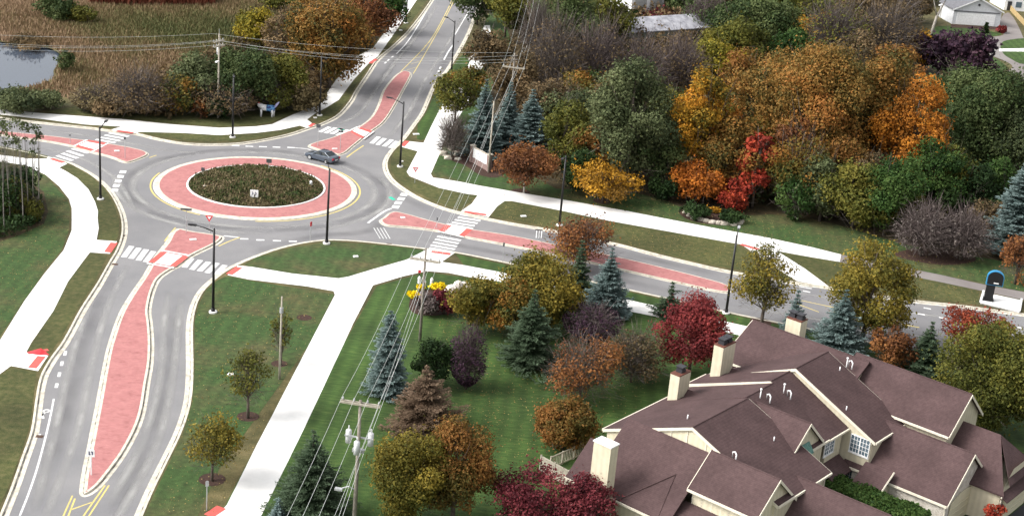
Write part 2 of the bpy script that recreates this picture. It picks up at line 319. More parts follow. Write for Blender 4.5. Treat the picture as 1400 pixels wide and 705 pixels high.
areas('lawn', 'grass_mixed', .008, [_se2,
      gpts([(350, 352), (390, 340), (450, 330), (533, 336), (620, 347), (623, 347.5), (580, 345), (556, 355), (510, 368), (476, 378), (463, 381), (400, 375), (350, 366.7), (334, 362)]),
      gpts([(601, 244), (590, 238), (600, 214), (615, 183), (625, 150), (640, 120), (655, 90), (700, 60), (800, 200), (850, 240), (900, 262), (1000, 285), (1130, 305), (1240, 320), (1400, 350), (2000, 440), (2000, 476), (1400, 398), (1350, 389), (1283, 375), (1223, 362), (1150, 347), (1110, 338), (1050, 325), (983, 313), (900, 297), (817, 282), (700, 262), (654, 253)]),
      gpts([(0, 235), (40, 230), (62, 240), (92, 272), (96, 285), (94, 315), (84, 342), (60, 372), (32, 412), (0, 460), (-60, 520), (-60, 240)])])
areas('verge', 'grass_verge', .010, [
      gpts([(84, 226), (95, 226), (108, 231.5), (126, 243), (143, 258), (156, 280), (163, 302), (162, 322), (158, 330), (134, 328), (136, 312), (134, 298), (134, 289), (130, 276), (121, 259), (106, 244), (90, 233)]),
      gpts([(125, 345), (147, 349), (129, 386), (107, 420), (83, 462), (66, 486), (36, 481), (73, 425), (93, 385), (113, 359)]),
      gpts([(14, 502), (50, 508), (46, 540), (40, 585), (27, 623), (13, 662), (0, 690), (-40, 780), (-80, 850), (-90, 640), (0, 513)]),
      gpts([(194, 182), (222, 187), (258, 193), (314, 193.5), (347, 190), (378, 184.5), (400, 179.5), (412, 175.5), (408, 173), (383, 179), (350, 182.5), (300, 185.5), (250, 182.5), (205, 179)]),
      gpts([(56, 164), (125, 171.5), (150, 175.5), (166, 174), (117, 171), (57, 163)]),
      gpts([(60, 153), (166, 162), (233, 168.5), (300, 173.5), (350, 171.5), (370, 168), (400, 155), (427, 144.5), (441, 132), (425, 134), (400, 142), (340, 152), (240, 154), (166, 148), (100, 146)]),
      gpts([(430, 164), (443, 165), (459, 155), (476, 136), (482, 124), (499, 99), (511, 80), (532, 62), (552, 43), (571, 19), (584, 0), (571, 0), (551, 30), (528, 63), (518, 77), (504, 89), (484, 111), (464, 138), (447, 148)]),
      gpts([(541, 205), (552, 201), (570, 207.5), (557, 235), (560, 242), (580, 252), (619, 261), (653, 267), (640, 278), (630, 286), (610, 281), (580, 268), (555, 254), (541, 243), (534, 231), (534, 219)]),
      gpts([(690, 275), (700, 275.5), (767, 288), (833, 302), (917, 317), (1000, 332), (1040, 352), (1088, 381), (1075, 381), (995, 366), (950, 357), (900, 345), (843, 330), (813, 323), (747, 309), (700, 301), (672, 296), (679, 283)]),
      gpts([(1063, 343), (1100, 350), (1150, 358), (1223, 373), (1283, 385), (1338, 397), (1340, 416), (1310, 413), (1237, 405), (1136, 389), (1100, 368)]),
      gpts([(13, 204), (30, 208), (62, 216), (66, 213.5), (38, 206.5), (0, 199.5), (-40, 194), (-40, 198)])])
areas('woodland_floor', 'litter', .013, [
      gpts([(700, 60), (672, 120), (668, 190), (700, 225), (760, 258), (860, 262), (905, 272), (935, 285), (1010, 295), (1080, 292), (1140, 306), (1240, 335), (1300, 345), (1400, 362), (1500, 380), (2000, 450), (2000, 150), (1500, 100), (1250, 90), (1250, 30), (1000, -60), (700, -60), (680, 0)]),
      gpts([(235, 160), (240, 150), (300, 140), (395, 140), (425, 140), (441, 131), (464, 98), (481, 79), (508, 65), (534, 30), (554, 0), (575, -50), (430, -60), (330, 20), (240, 80), (180, 110), (150, 140)]),
      gpts([(0, 230), (30, 240), (60, 262), (66, 290), (60, 306), (25, 322), (0, 330), (-60, 340), (-60, 240)])])
areas('mulch_bed', 'mulch', .016, [
      sg([(930, 286), (965, 285), (1010, 298), (1012, 307), (985, 308), (950, 303), (932, 295)], 4, True),
      sg([(560, 412), (572, 398), (620, 396), (645, 405), (640, 422), (600, 431), (566, 428)], 4, True),
      sg([(1225, 345), (1280, 338), (1330, 350), (1330, 358), (1285, 362), (1230, 352)], 4, True),
      sg([(625, 205), (650, 207), (690, 232), (670, 243), (635, 226), (612, 216)], 4, True)] +
      [[G(x, y)+Vector((math.cos(t)*r, math.sin(t)*r, 0)) for t in np.linspace(0, 2*math.pi, 14)[:-1]] for x, y, r in
       ((339, 569, 1.0), (290, 655, 1.1), (382, 497, .8), (416, 434, .8), (712, 262, 1.3), (823, 275, 1.2), (1040, 440, 1.2))])
# white concrete paths
paths = [
  sg([(-60, 142), (20, 152), (57, 155), (167, 163), (233, 170), (300, 175), (350, 173), (372, 170), (400, 157), (427, 146.5), (443, 133), (466, 100), (483, 80), (510, 66), (536, 30), (556, 0), (580, -50), (598, -50), (570, 0), (550, 30), (527, 63), (517, 77), (503, 88), (483, 110), (463, 137), (447, 147), (430, 156), (420, 163.5), (430, 171.5), (420, 175.5), (410, 172), (383, 178), (350, 182), (300, 185), (250, 182), (192, 180.5), (185, 182.5), (158, 178.8), (152, 177.5), (166, 173.3), (117, 170.5), (57, 163), (0, 157), (-60, 150)], 1),
  sg([(-60, 205), (0, 212), (38, 217), (64, 217), (66, 214.5), (86, 221), (92, 224), (81, 229.4), (90, 234), (106, 244), (121, 259), (130, 276), (134, 289), (133.5, 298), (135, 312), (132, 328), (160, 330), (150, 347), (123, 345), (113, 358), (93, 385), (73, 425), (43, 468), (36, 481), (66, 486), (52, 507), (15, 500), (0, 511), (-60, 590), (-60, 540), (0, 465), (33, 412), (60, 375), (87, 342), (98, 315), (98, 285), (94, 272), (81, 255), (62, 239), (34, 226), (0, 221), (-60, 215)], 1),
  sg([(640, 90), (652, 60), (662, 35), (670, 35), (672, 70), (655, 100), (640, 140), (621, 170), (611, 184), (599, 215), (589, 238), (592, 243), (601, 244), (631, 249), (654, 253.6), (708, 263), (767, 272.5), (860, 289), (900, 297), (983, 313), (1050, 325), (1110, 338), (1150, 348), (1148, 358), (1100, 350), (1062, 343), (1100, 367), (1133, 391.5), (1090, 384.5), (1065, 369), (1040, 352), (1013, 334), (1000, 332), (917, 317), (833, 302), (767, 288), (700, 275), (690, 275), (680, 282), (668, 297), (630, 289), (645, 278.5), (653, 267), (637, 265), (600, 257), (560, 241), (556, 235), (563, 222), (571, 207), (549, 201), (556, 193), (579, 195.5), (589, 174), (600, 152), (618, 120)], 1),
  sg([(311, 376), (325, 363), (345, 365), (400, 374), (463, 380.5), (477, 378), (510, 368), (556, 355), (580, 343), (583, 341), (622, 345.5), (604, 358), (634, 362.5), (690, 373), (775, 391), (860, 410), (900, 419), (1017, 445), (1080, 460), (1080, 472), (1010, 458), (893, 432), (858, 425), (775, 405), (690, 386), (640, 378.5), (613, 373), (583, 370.5), (550, 378), (510, 390), (483, 441.7), (470, 470), (417, 583), (357, 705), (310, 800), (250, 800), (295, 705), (310, 690), (350, 610), (423, 470), (458, 403), (456, 398), (420, 391.5), (340, 382)], 1)]
tag(sheet('sidewalk', paths, .022, MAT['concrete']), kind='structure')
tag(sheet('asphalt_path', [sg([(1149, 348), (1223, 363), (1283, 375), (1350, 390), (1400, 399), (1500, 416), (2300, 520), (2300, 532), (1500, 429), (1400, 410), (1340, 397), (1283, 385), (1223, 373), (1148, 358)], 1)], .020, MAT['asphalt_pale']), kind='structure')
# ramps with tactile plates
tp = []
def strip(a, b, wd):     # plate between two pixels, wd metres wide
    A, B = G(*a), G(*b); t = (B-A).normalized(); n = Vector((-t.y, t.x, 0))*wd/2; return [A-n, B-n, B+n, A+n]
for a, b, wd in (((160, 179), (182, 182), .7), ((70, 217), (87, 222.5), .7), ((147, 345), (156, 332), .8), ((44, 503), (57, 487), .8), ((423, 173.5), (429, 169), .6), ((550, 200), (557, 193), .7),
                 ((635, 289.5), (665, 294), .75), ((590, 344), (616, 347.5), .75), ((313, 375), (327, 365.5), .8), ((506, 87), (514, 81), .7), ((1013, 334), (1037, 341), .7), ((285, 705), (303, 693), .9), ((38, 483), (66, 478), .5)):
    tp.append(strip(a, b, wd))
tag(sheet('tactile_paving', tp, .030, MAT['tactile']), kind='structure')
# central island: kerb rings, stamped brick apron
cx, cy = -33.22, 185.64
def ring(r, n=96): return [Vector((cx+r*math.cos(2*math.pi*i/n), cy+r*math.sin(2*math.pi*i/n))) for i in range(n)]
kc = MB()
def annulus(mb, r0, r1, z, z1=None): 
    a, b = ring(r0), ring(r1); n = len(a); z1 = z if z1 is None else z1
    mb.add([(p.x, p.y, z) for p in a]+[(p.x, p.y, z1) for p in b], [(i, (i+1) % n, n+(i+1) % n, n+i) for i in range(n)])
annulus(kc, 8.75, 8.72, .03, .12); annulus(kc, 8.72, 8.5, .12, .12); annulus(kc, 8.5, 8.48, .12, .0)
tag(kc.build('island_kerb', MAT['concrete']), kind='structure')
kc = MB(); annulus(kc, 12.85, 12.75, -.118, -.02); annulus(kc, 12.75, 12.05, -.02, .0); tag(kc.build('island_kerb', MAT['kerb']), kind='structure')
br = MB(); annulus(br, 12.05, 8.75, .0, .03); tag(br.build('brick_apron', MAT['brick']), kind='structure')
sb = MB()
rr = [8.5, 6.8, 5, 3, 1.2, .05]; zz = [.05, .35, .62, .82, .95, 1.0]
for k in range(5): annulus(sb, rr[k], rr[k+1], zz[k], zz[k+1])
tag(sb.build('planting_soil', MAT['litter']), kind='structure')
yl = MB()
def arc_band(mb, r0, r1, a0, a1, z, n=40):
    for i in range(n):
        t0, t1 = R(a0+(a1-a0)*i/n), R(a0+(a1-a0)*(i+1)/n)
        mb.add([(cx+r*math.cos(t), cy+r*math.sin(t), z) for r, t in ((r0, t0), (r1, t0), (r1, t1), (r0, t1))], [(0, 1, 2, 3)])
arc_band(yl, 13.05, 13.25, -80, 60, -.112); arc_band(yl, 13.05, 13.25, 170, 250, -.112)
# splitter islands
ISL = {
 'south': ([(241, 311.5), (265, 315), (290, 318.5), (304, 321.5), (307, 325), (298, 333), (271, 346.5), (261, 352), (248, 362.5), (236, 369), (221, 380), (214, 393), (209.5, 408), (207, 425), (209, 440), (211, 468), (210, 495), (206, 520), (197, 570), (177, 613), (150, 651), (133, 669), (116, 677), (108, 671), (120, 603), (130, 553), (142, 490), (148, 466), (163, 425), (180, 397), (194, 377), (210, 350), (225, 331)], ((222, 342.5), (260, 349.5), (238, 366.5), (201, 360))),
 'west': ([(-90, 168), (-40, 173.5), (0, 178.3), (55, 183.6), (117, 191), (149, 195.7), (191, 203.5), (203, 208.5), (201, 213), (177, 222), (168, 221.5), (149, 214.5), (123, 208), (100, 200.6), (60, 193), (21, 188), (0, 184.7), (-40, 179), (-90, 173.5)], ((101, 200), (119, 191.3), (148, 196), (126, 207.5))),
 'north': ([(553, 96.5), (563, 99.5), (561, 108), (555, 119), (543, 141), (526, 167), (506, 182), (484, 200), (467, 211.5), (453, 209.5), (422, 200.5), (424, 196), (450, 188.3), (475, 178.5), (490, 172.5), (506, 160), (516, 143), (523, 123.3), (536, 106.5), (546, 98.3)], ((477, 179.5), (489, 173.5), (511, 180), (497, 190.5))),
 'east': ([(518, 301), (523, 297), (537, 288.5), (557, 291.7), (583, 299), (610, 305.7), (645, 312.5), (700, 321), (773, 336), (840, 349), (900, 363), (967, 380), (995, 388.5), (1001, 395), (993, 400), (933, 388), (867, 373), (800, 357.5), (743, 345.5), (687, 334), (637, 324.5), (603, 317), (560, 311), (527, 308)], ((611, 306.3), (647, 313), (634, 324.5), (599, 316.5)))}
ki = MB(); ji = MB(); brick_polys = []; cuts = []; islpoly = {}
for k, (pts, cut) in ISL.items():
    pl = smooth(gpts(pts), 4, True)
    a = sum(pl[i].x*pl[(i+1) % len(pl)].y-pl[(i+1) % len(pl)].x*pl[i].y for i in range(len(pl)))
    if a < 0: pl = pl[::-1]
    islpoly[k] = pl; wd = .62 if k == 'south' else .42
    ribbon(ki, pl, [(0, -.118), (.02, -.108), (wd*.62, -.112), (wd*.64, .028), (wd, .03)], True)
    ribbon(ji, pl, [(wd*.45, -.104), (wd*.58, -.104)], True)
    brick_polys.append(offset(pl, wd, True)); cuts.append(gpts(cut))
tag(ki.build('traffic_island_kerb', MAT['kerb']), kind='structure')
tag(ji.build('island_kerb_joint', bpy.data.materials['kerb_joint_dirt']), kind='structure')
tag(sheet('traffic_island_paving', brick_polys, .03, MAT['brick']), kind='structure')
# kerb bars either side of each crossing cut, plates, pale middle
cb = MB(); wp = []; tpl = []
for c in cuts:
    a, b, d, e = c
    for p, q in ((a, b), (e, d)):
        t = (q-p).normalized(); n = Vector((-t.y, t.x, 0))*.13
        cb.prism([p-n, q-n, q+n, p+n], .03, .048)
    f = lambda s, t: (a*(1-s)+b*s)*(1-t)+(e*(1-s)+d*s)*t
    tpl += [[f(0, .1), f(.22, .1), f(.22, .9), f(0, .9)], [f(.78, .1), f(1, .1), f(1, .9), f(.78, .9)]]
    wp.append([f(.22, .1), f(.78, .1), f(.78, .9), f(.22, .9)])
tag(cb.build('crossing_kerb', MAT['concrete']), kind='structure')
tag(sheet('tactile_paving', tpl, .034, MAT['tactile']), kind='structure')
tag(sheet('crossing_pavement', wp, .034, MAT['concrete']), kind='structure')
# road markings
pm = MB()
ZR = -.116
def bar(mb, a, b, wd, z=ZR):
    A, B = G(*a), G(*b); t = (B-A).normalized(); n = Vector((-t.y, t.x, 0))*wd/2
    mb.add([(p.x, p.y, z) for p in (A-n, B-n, B+n, A+n)], [(0, 1, 2, 3)])
def line(mb, pts, wd, z=ZR): 
    ribbon(mb, sg(pts, 4), [(-wd/2, z), (wd/2, z)])
def quads(mb, a0, a1, b0, b1, n, duty=.55, z=ZR, start=.12):
    """n bars across a crossing from edge a (a0->a1) to edge b (b0->b1)"""
    A0, A1, B0, B1 = G(*a0), G(*a1), G(*b0), G(*b1)
    for i in range(n):
        s, e = (i+start)/n, (i+start+duty)/n
        ps = [A0.lerp(B0, s), A0.lerp(B0, e), A1.lerp(B1, e), A1.lerp(B1, s)]
        mb.add([(p.x, p.y, z) for p in ps], [(0, 1, 2, 3)])
# S leg: left crosswalk (4 bars) and right (5 bars)
for a, b in (((169, 350), (180, 335)), ((179, 352), (190, 337.5)), ((189, 354.5), (200, 339.5)), ((199, 356.5), (210, 342)), ((252, 364), (262, 351.5)), ((262, 367), (274, 354)), ((272.5, 369), (285.5, 356.5)), ((283, 371.5), (297, 358)), ((295, 374), (307.5, 361))): bar(pm, a, b, .62)
# N leg
for a, b in (((437, 179.5), (451, 172.5)), ((445, 181), (459, 173.5)), ((453, 182), (468, 175)), ((461, 184), (476, 176.5)), ((508, 195), (518, 186)), ((516, 197), (526, 188)), ((525, 199), (536, 190)), ((533.5, 201), (543, 192))): bar(pm, a, b, .65)
# E leg (bars run along the road)
for a, b in (((630, 292), (661, 297)), ((626, 295.5), (657, 300.5)), ((622, 299), (653, 304)), ((618, 302.5), (649, 307.5)), ((614, 305.3), (645, 310.8)), ((598, 321.5), (630, 327.5)), ((595, 325.5), (627, 331.5)), ((592, 329.5), (625, 335.5)), ((589, 333.5), (622, 339.5)), ((587, 337.5), (618, 343))): bar(pm, a, b, .55)
# W leg
for a, b in (((149, 180.5), (176, 185.5)), ((143, 183.5), (170, 188.5)), ((137, 186.5), (164, 191.5)), ((131, 189.5), (158, 194)), ((99, 202), (121, 208)), ((92, 205), (113, 212)), ((85, 208.3), (106, 215.2)), ((78, 211.5), (99, 218.3)), ((71, 214.5), (92, 221.3))): bar(pm, a, b, .62)
# give-way dashes
for x, y in ((156.7, 258.8), (159, 252.5), (161.7, 246.3), (164.8, 240), (168, 233.8)): bar(pm, (x-.8, y+1.8), (x+.8, y-1.8), .8)
for x, y in ((541, 281.5), (544.5, 276), (548.5, 270.5), (552.3, 264.8)): bar(pm, (x-1.3, y+1.8), (x+1.3, y-1.8), .9)
for x, y in ((334, 325), (356, 326.5), (378.5, 327.5), (400.5, 328.3)): bar(pm, (x-5.5, y), (x+5.5, y+.2), .38)
for x, y in ((322, 197.8), (341, 198.8), (359.5, 199.3), (378, 199.9), (398, 200.4)): bar(pm, (x-5.3, y), (x+5.3, y+.4), .4)
line(pm, [(403, 201), (418, 202.3), (425, 204)], .2)
line(pm, [(503, 303.5), (512, 297), (525, 288), (535, 283.5)], .3)
line(pm, [(306, 321), (326, 323)], .25)

# bike lane: dashes, solid line, symbol, arrow
for x, y in ((89, 481), (84.5, 495), (81, 510), (77.3, 525)): bar(pm, (x+.7, y-3), (x-.7, y+3), .28)
line(pm, [(73.5, 543), (69, 566), (61, 600), (50, 640), (38, 675), (26, 705), (5, 760)], .16)
line(pm, [(622, 47), (632, 30), (641, 15), (654, -10)], .2)
line(pm, [(607, 81), (613, 70), (620, 60)], .28)
for x, y in ((602, 92), (599.5, 97), (597, 102)): bar(pm, (x-.8, y+1.5), (x+.8, y-1.5), .3)
line(pm, [(542, 73), (556, 58), (570, 37), (583, 15), (597, -6)], .2)
for x, y in ((536.5, 77), (531, 81.5), (527, 85)): bar(pm, (x-1.2, y+1), (x+1.2, y-1), .3)
for x, y in ((1268, 420), (1260, 428), (1289, 433), (1363, 449), (1330, 442), (1393, 446), (1395, 455)): bar(pm, (x-5, y-.9), (x+5, y+.9), .3)
line(pm, [(1093, 390), (1110, 393)], .25); bar(pm, (1098, 396), (1108, 398), .25)
for i in range(3): bar(pm, (733+i*3.5, 324), (734+i*3.5, 314), .1)
for i in range(4): bar(pm, (511+i*4.5, 310), (520+i*4.5, 325), .07)
def px_disc(mb, x, y, r0, r1, z=ZR, n=16):
    c = G(x, y)
    for i in range(n):
        t0, t1 = 2*math.pi*i/n, 2*math.pi*(i+1)/n
        mb.add([(c.x+r*math.cos(t), c.y+r*math.sin(t), z) for r, t in ((r0, t0), (r1, t0), (r1, t1), (r0, t1))], [(0, 1, 2, 3)])
px_disc(pm, 53, 559.5, .17, .32); px_disc(pm, 63.5, 559.5, .17, .32); bar(pm, (55, 561), (60, 564), .16); bar(pm, (62, 561), (57, 566), .18); bar(pm, (57, 563), (59, 570), .22)
bar(pm, (52.5, 583), (50.7, 592), .26)
_a = [G(45.5, 590), G(56.5, 591), G(49.3, 598)]; pm.add([(p.x, p.y, ZR) for p in _a], [(0, 1, 2)])
tag(pm.build('road_marking', MAT['paint']), kind='structure')
line(yl, [(99, 675), (85.5, 705), (60, 765)], .13); line(yl, [(102.5, 679), (92.5, 705), (70, 765)], .13)
line(yl, [(149, 661), (120, 705), (80, 765)], .13); line(yl, [(143.5, 661), (112.5, 705), (72, 765)], .13)
line(yl, [(97.5, 694), (126, 684)], .13)
line(yl, [(547, 98), (575, 70), (590, 52), (604, 28), (618, 0), (640, -50)], .14); line(yl, [(565, 100), (577, 80), (592, 54), (606.5, 28), (621, 0), (643, -50)], .14)
for i in range(5): bar(yl, (556+i*6, 95-i*8), (569+i*4, 91-i*8), .07)
line(yl, [(299, 335), (312, 329), (328, 323)], .16); line(yl, [(225, 328), (232, 319), (240, 309.5)], .16)
line(yl, [(474, 214), (485, 206), (497, 198)], .2); line(yl, [(204, 214.5), (214, 211)], .15)
line(yl, [(1090, 408), (1160, 423), (1180, 428)], .14); line(yl, [(1088, 413), (1120, 425)], .14); line(yl, [(1200, 436), (1230, 441), (1257, 446)], .2); line(yl, [(1300, 452), (1400, 470), (1500, 488)], .2)
tag(yl.build('road_marking', MAT['yellow_paint']), kind='structure')
# tyre-polished wheel paths and darker strips
def soft(name, pls, wd, z, m, closed=False):
    mb = MB(); fd = []
    for pl in pls:
        c = [(-1, 0), (-.45, .7), (0, 1), (.45, .7), (1, 0)]; n0 = len(pl); ribbon(mb, pl, [(o*wd/2, z) for o, _ in c], closed)
        for i in range(n0):
            e = 1 if closed else min(1, min(i, n0-1-i)/4); fd += [f*e for _, f in c]
    o = mb.build(name, m); at = o.data.attributes.new('fade', 'FLOAT', 'POINT'); at.data.foreach_set('value', fd); tag(o, kind='structure')
wt = []; dk = []
for p in ([(150, 356), (128, 400), (112, 440), (92, 510), (72, 600), (45, 700)], [(176, 360), (155, 400), (140, 440), (125, 500), (108, 580), (80, 660), (60, 710)],
          [(250, 400), (244, 440), (238, 500), (228, 560), (208, 620), (170, 690), (150, 720)], [(232, 395), (224, 440), (221, 500), (208, 560), (186, 620), (146, 690)],
          [(455, 172), (490, 155), (512, 125), (540, 85), (580, 35), (600, 0)], [(530, 190), (560, 150), (580, 110), (605, 70), (630, 30), (650, 0)], [(0, 170), (90, 180), (180, 195), (230, 205), (280, 208)],
          [(40, 198), (100, 212), (140, 230), (165, 252), (185, 290)], [(1000, 415), (1100, 432), (1240, 455), (1400, 480)], [(1010, 385), (1100, 400), (1240, 425), (1400, 445)]): wt.append(sg(p, 8))
soft('wheel_path', wt, 1.0, -.1175, MAT['wear'])
rb_ = [[Vector((cx+r_*math.cos(R(a)), cy+r_*math.sin(R(a)))) for a in range(a0, a1, 4)] for r_, a0, a1 in ((15.0, -70, 120), (17.1, -60, 40), (15.3, 130, 300), (17.4, 170, 290))]
soft('wheel_path', rb_, 1.3, -.1176, MAT['wear'])
for p in ([(690, 309), (800, 331), (900, 355), (990, 376)], [(560, 322), (690, 346), (860, 384), (1000, 414)], [(590, 288), (540, 262), (520, 240)], [(530, 300), (500, 315), (430, 322), (340, 345)], [(160, 360), (120, 450), (90, 560), (50, 700)], [(242, 398), (230, 500), (200, 610), (150, 715)], [(480, 158), (515, 115), (590, 20)], [(545, 185), (575, 140), (640, 30)]): dk.append(sg(p, 8))
dk.append([Vector((cx+16.2*math.cos(R(a)), cy+16.2*math.sin(R(a)))) for a in range(-80, 290, 4)])
soft('lane_centre_stain', dk, 2.0, -.1181, MAT['oil'])
gp = MB(); bar(gp, (533, 268), (539, 272), .5); bar(gp, (463, 175), (470, 176.5), .7); tag(gp.build('utility_marking', MAT['green_paint']), kind='structure')
# drain grates in the gutters
for x, y, nm in ((54, 556+40, 'drain grate in the gutter beside the bike lane arrow'), (249, 596, 'drain grate in the gutter left of the lower sapling'), (167, 322, 'drain grate at the gutter bend right of the left verge'), (316, 195, 'drain grate in the gutter at the foot of the far lamp'), (613, 284, 'drain grate in the gutter left of the right-hand crossing'), (532, 333.5, 'drain grate at the kerb of the near oval lawn'), (157, 361, 'drain grate below the left ramp')):
    p = G(x, y, -.1); b = MB(); b.box(p+Vector((0, 0, 0)), (.6, .45, .03)); o = b.build('drain_grate', noise_mat('rusty_iron', [(.3, (.05, .03, .02)), (.7, (.12, .07, .05))], 5, .8)); tag(o, nm, 'drain grate', 'drain grates in the gutters')
# ------------------------------------------------------------ vegetation
def quad_mesh(name, P, A, B, tone, mats, parent=None, tri=False):
    """P centres, A/B half-axis vectors -> one mesh of leaf faces with a 'tone' value per face"""
    n = len(P)
    if tri:
        V = np.stack([P-A, P+A, P+B], 1).reshape(-1, 3); k = 3
    else:
        V = np.stack([P-A*.55-B, P+A-B*.3, P+A*.5+B, P-A+B*.35], 1).reshape(-1, 3); k = 4
    me = bpy.data.meshes.new(name)
    me.vertices.add(n*k); me.vertices.foreach_set('co', V.astype(np.float32).ravel())
    me.loops.add(n*k); me.loops.foreach_set('vertex_index', np.arange(n*k, dtype=np.int32))
    me.polygons.add(n); me.polygons.foreach_set('loop_start', np.arange(0, n*k, k, dtype=np.int32))
    at = me.attributes.new('tone', 'FLOAT', 'FACE'); at.data.foreach_set('value', np.clip(tone, 0, 1).astype(np.float32))
    me.materials.append(mats); me.update(calc_edges=True)
    o = bpy.data.objects.new(name, me); COL.objects.link(o)
    if parent: o.parent = parent
    return o
def rdir(n):
    v = rng.normal(size=(n, 3)); return v/np.linalg.norm(v, axis=1)[:, None]
def leaf_axes(N, size, n, jitter=1.0):
    """random leaf orientations roughly facing N"""
    N = N+rdir(n)*jitter; N /= np.linalg.norm(N, axis=1)[:, None]
    T = rdir(n); A = np.cross(N, T); A /= np.linalg.norm(A, axis=1)[:, None]+1e-9; B = np.cross(N, A)
    s = size*(.6+.8*rng.random(n))[:, None]
    return A*s, B*s*.75
PAL = {
 'olive':  [(.045, .055, .012), (.10, .105, .02), (.17, .15, .028)],
 'yellow': [(.10, .10, .014), (.22, .18, .02), (.36, .26, .025)],
 'goldoak': [(.07, .07, .014), (.24, .15, .02), (.42, .23, .025), (.5, .22, .025)],
 'rustolive': [(.07, .06, .015), (.14, .085, .02), (.20, .095, .025), (.25, .11, .03)],
 'gold':   [(.15, .08, .014), (.36, .185, .02), (.54, .29, .03)],
 'amber':  [(.13, .06, .012), (.34, .125, .018), (.50, .20, .025)],
 'orange': [(.18, .06, .014), (.42, .13, .022), (.58, .21, .03)],
 'rust':   [(.08, .035, .018), (.19, .075, .028), (.28, .125, .04)],
 'oak':    [(.05, .055, .016), (.11, .082, .022), (.19, .11, .027), (.27, .15, .038), (.30, .125, .03)],
 'brown':  [(.052, .042, .022), (.12, .084, .042), (.20, .135, .068)],
 'red':    [(.13, .02, .013), (.32, .042, .024), (.46, .085, .035)],
 'crimson': [(.05, .010, .014), (.13, .022, .03), (.21, .045, .05)],
 'brick':  [(.08, .015, .016), (.18, .028, .03), (.28, .052, .046)],
 'scarlet': [(.12, .03, .016), (.24, .05, .028), (.36, .085, .04)],
 'plum':   [(.018, .010, .018), (.045, .022, .038), (.08, .04, .055)],
 'green':  [(.014, .035, .008), (.035, .075, .016), (.075, .12, .03)],
 'midgreen': [(.025, .045, .014), (.06, .085, .028), (.11, .135, .05)],
 'dkgreen': [(.008, .02, .006), (.02, .042, .012), (.04, .07, .02)],
 'greygreen': [(.035, .05, .022), (.085, .105, .045), (.145, .165, .075)],
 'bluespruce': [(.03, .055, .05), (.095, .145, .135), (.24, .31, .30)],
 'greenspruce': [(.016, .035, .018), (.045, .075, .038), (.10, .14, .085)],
 'olivegold': [(.062, .068, .014), (.155, .128, .022), (.27, .195, .03)],
 'deadspruce': [(.05, .035, .022), (.13, .085, .055), (.22, .155, .105)],
 'grey':   [(.05, .04, .035), (.11, .09, .08), (.19, .165, .15)],
 'mauve':  [(.055, .042, .04), (.115, .09, .085), (.19, .155, .148)],
 'tan':    [(.07, .055, .025), (.16, .125, .06), (.25, .20, .11)],
 'mixed':  [(.03, .05, .012), (.15, .11, .022), (.26, .11, .022)],
 'mum':    [(.5, .36, .01), (.8, .62, .01), (.85, .72, .03)],
}
LM = {k: leaf_mat('foliage_'+k, v) for k, v in PAL.items()}
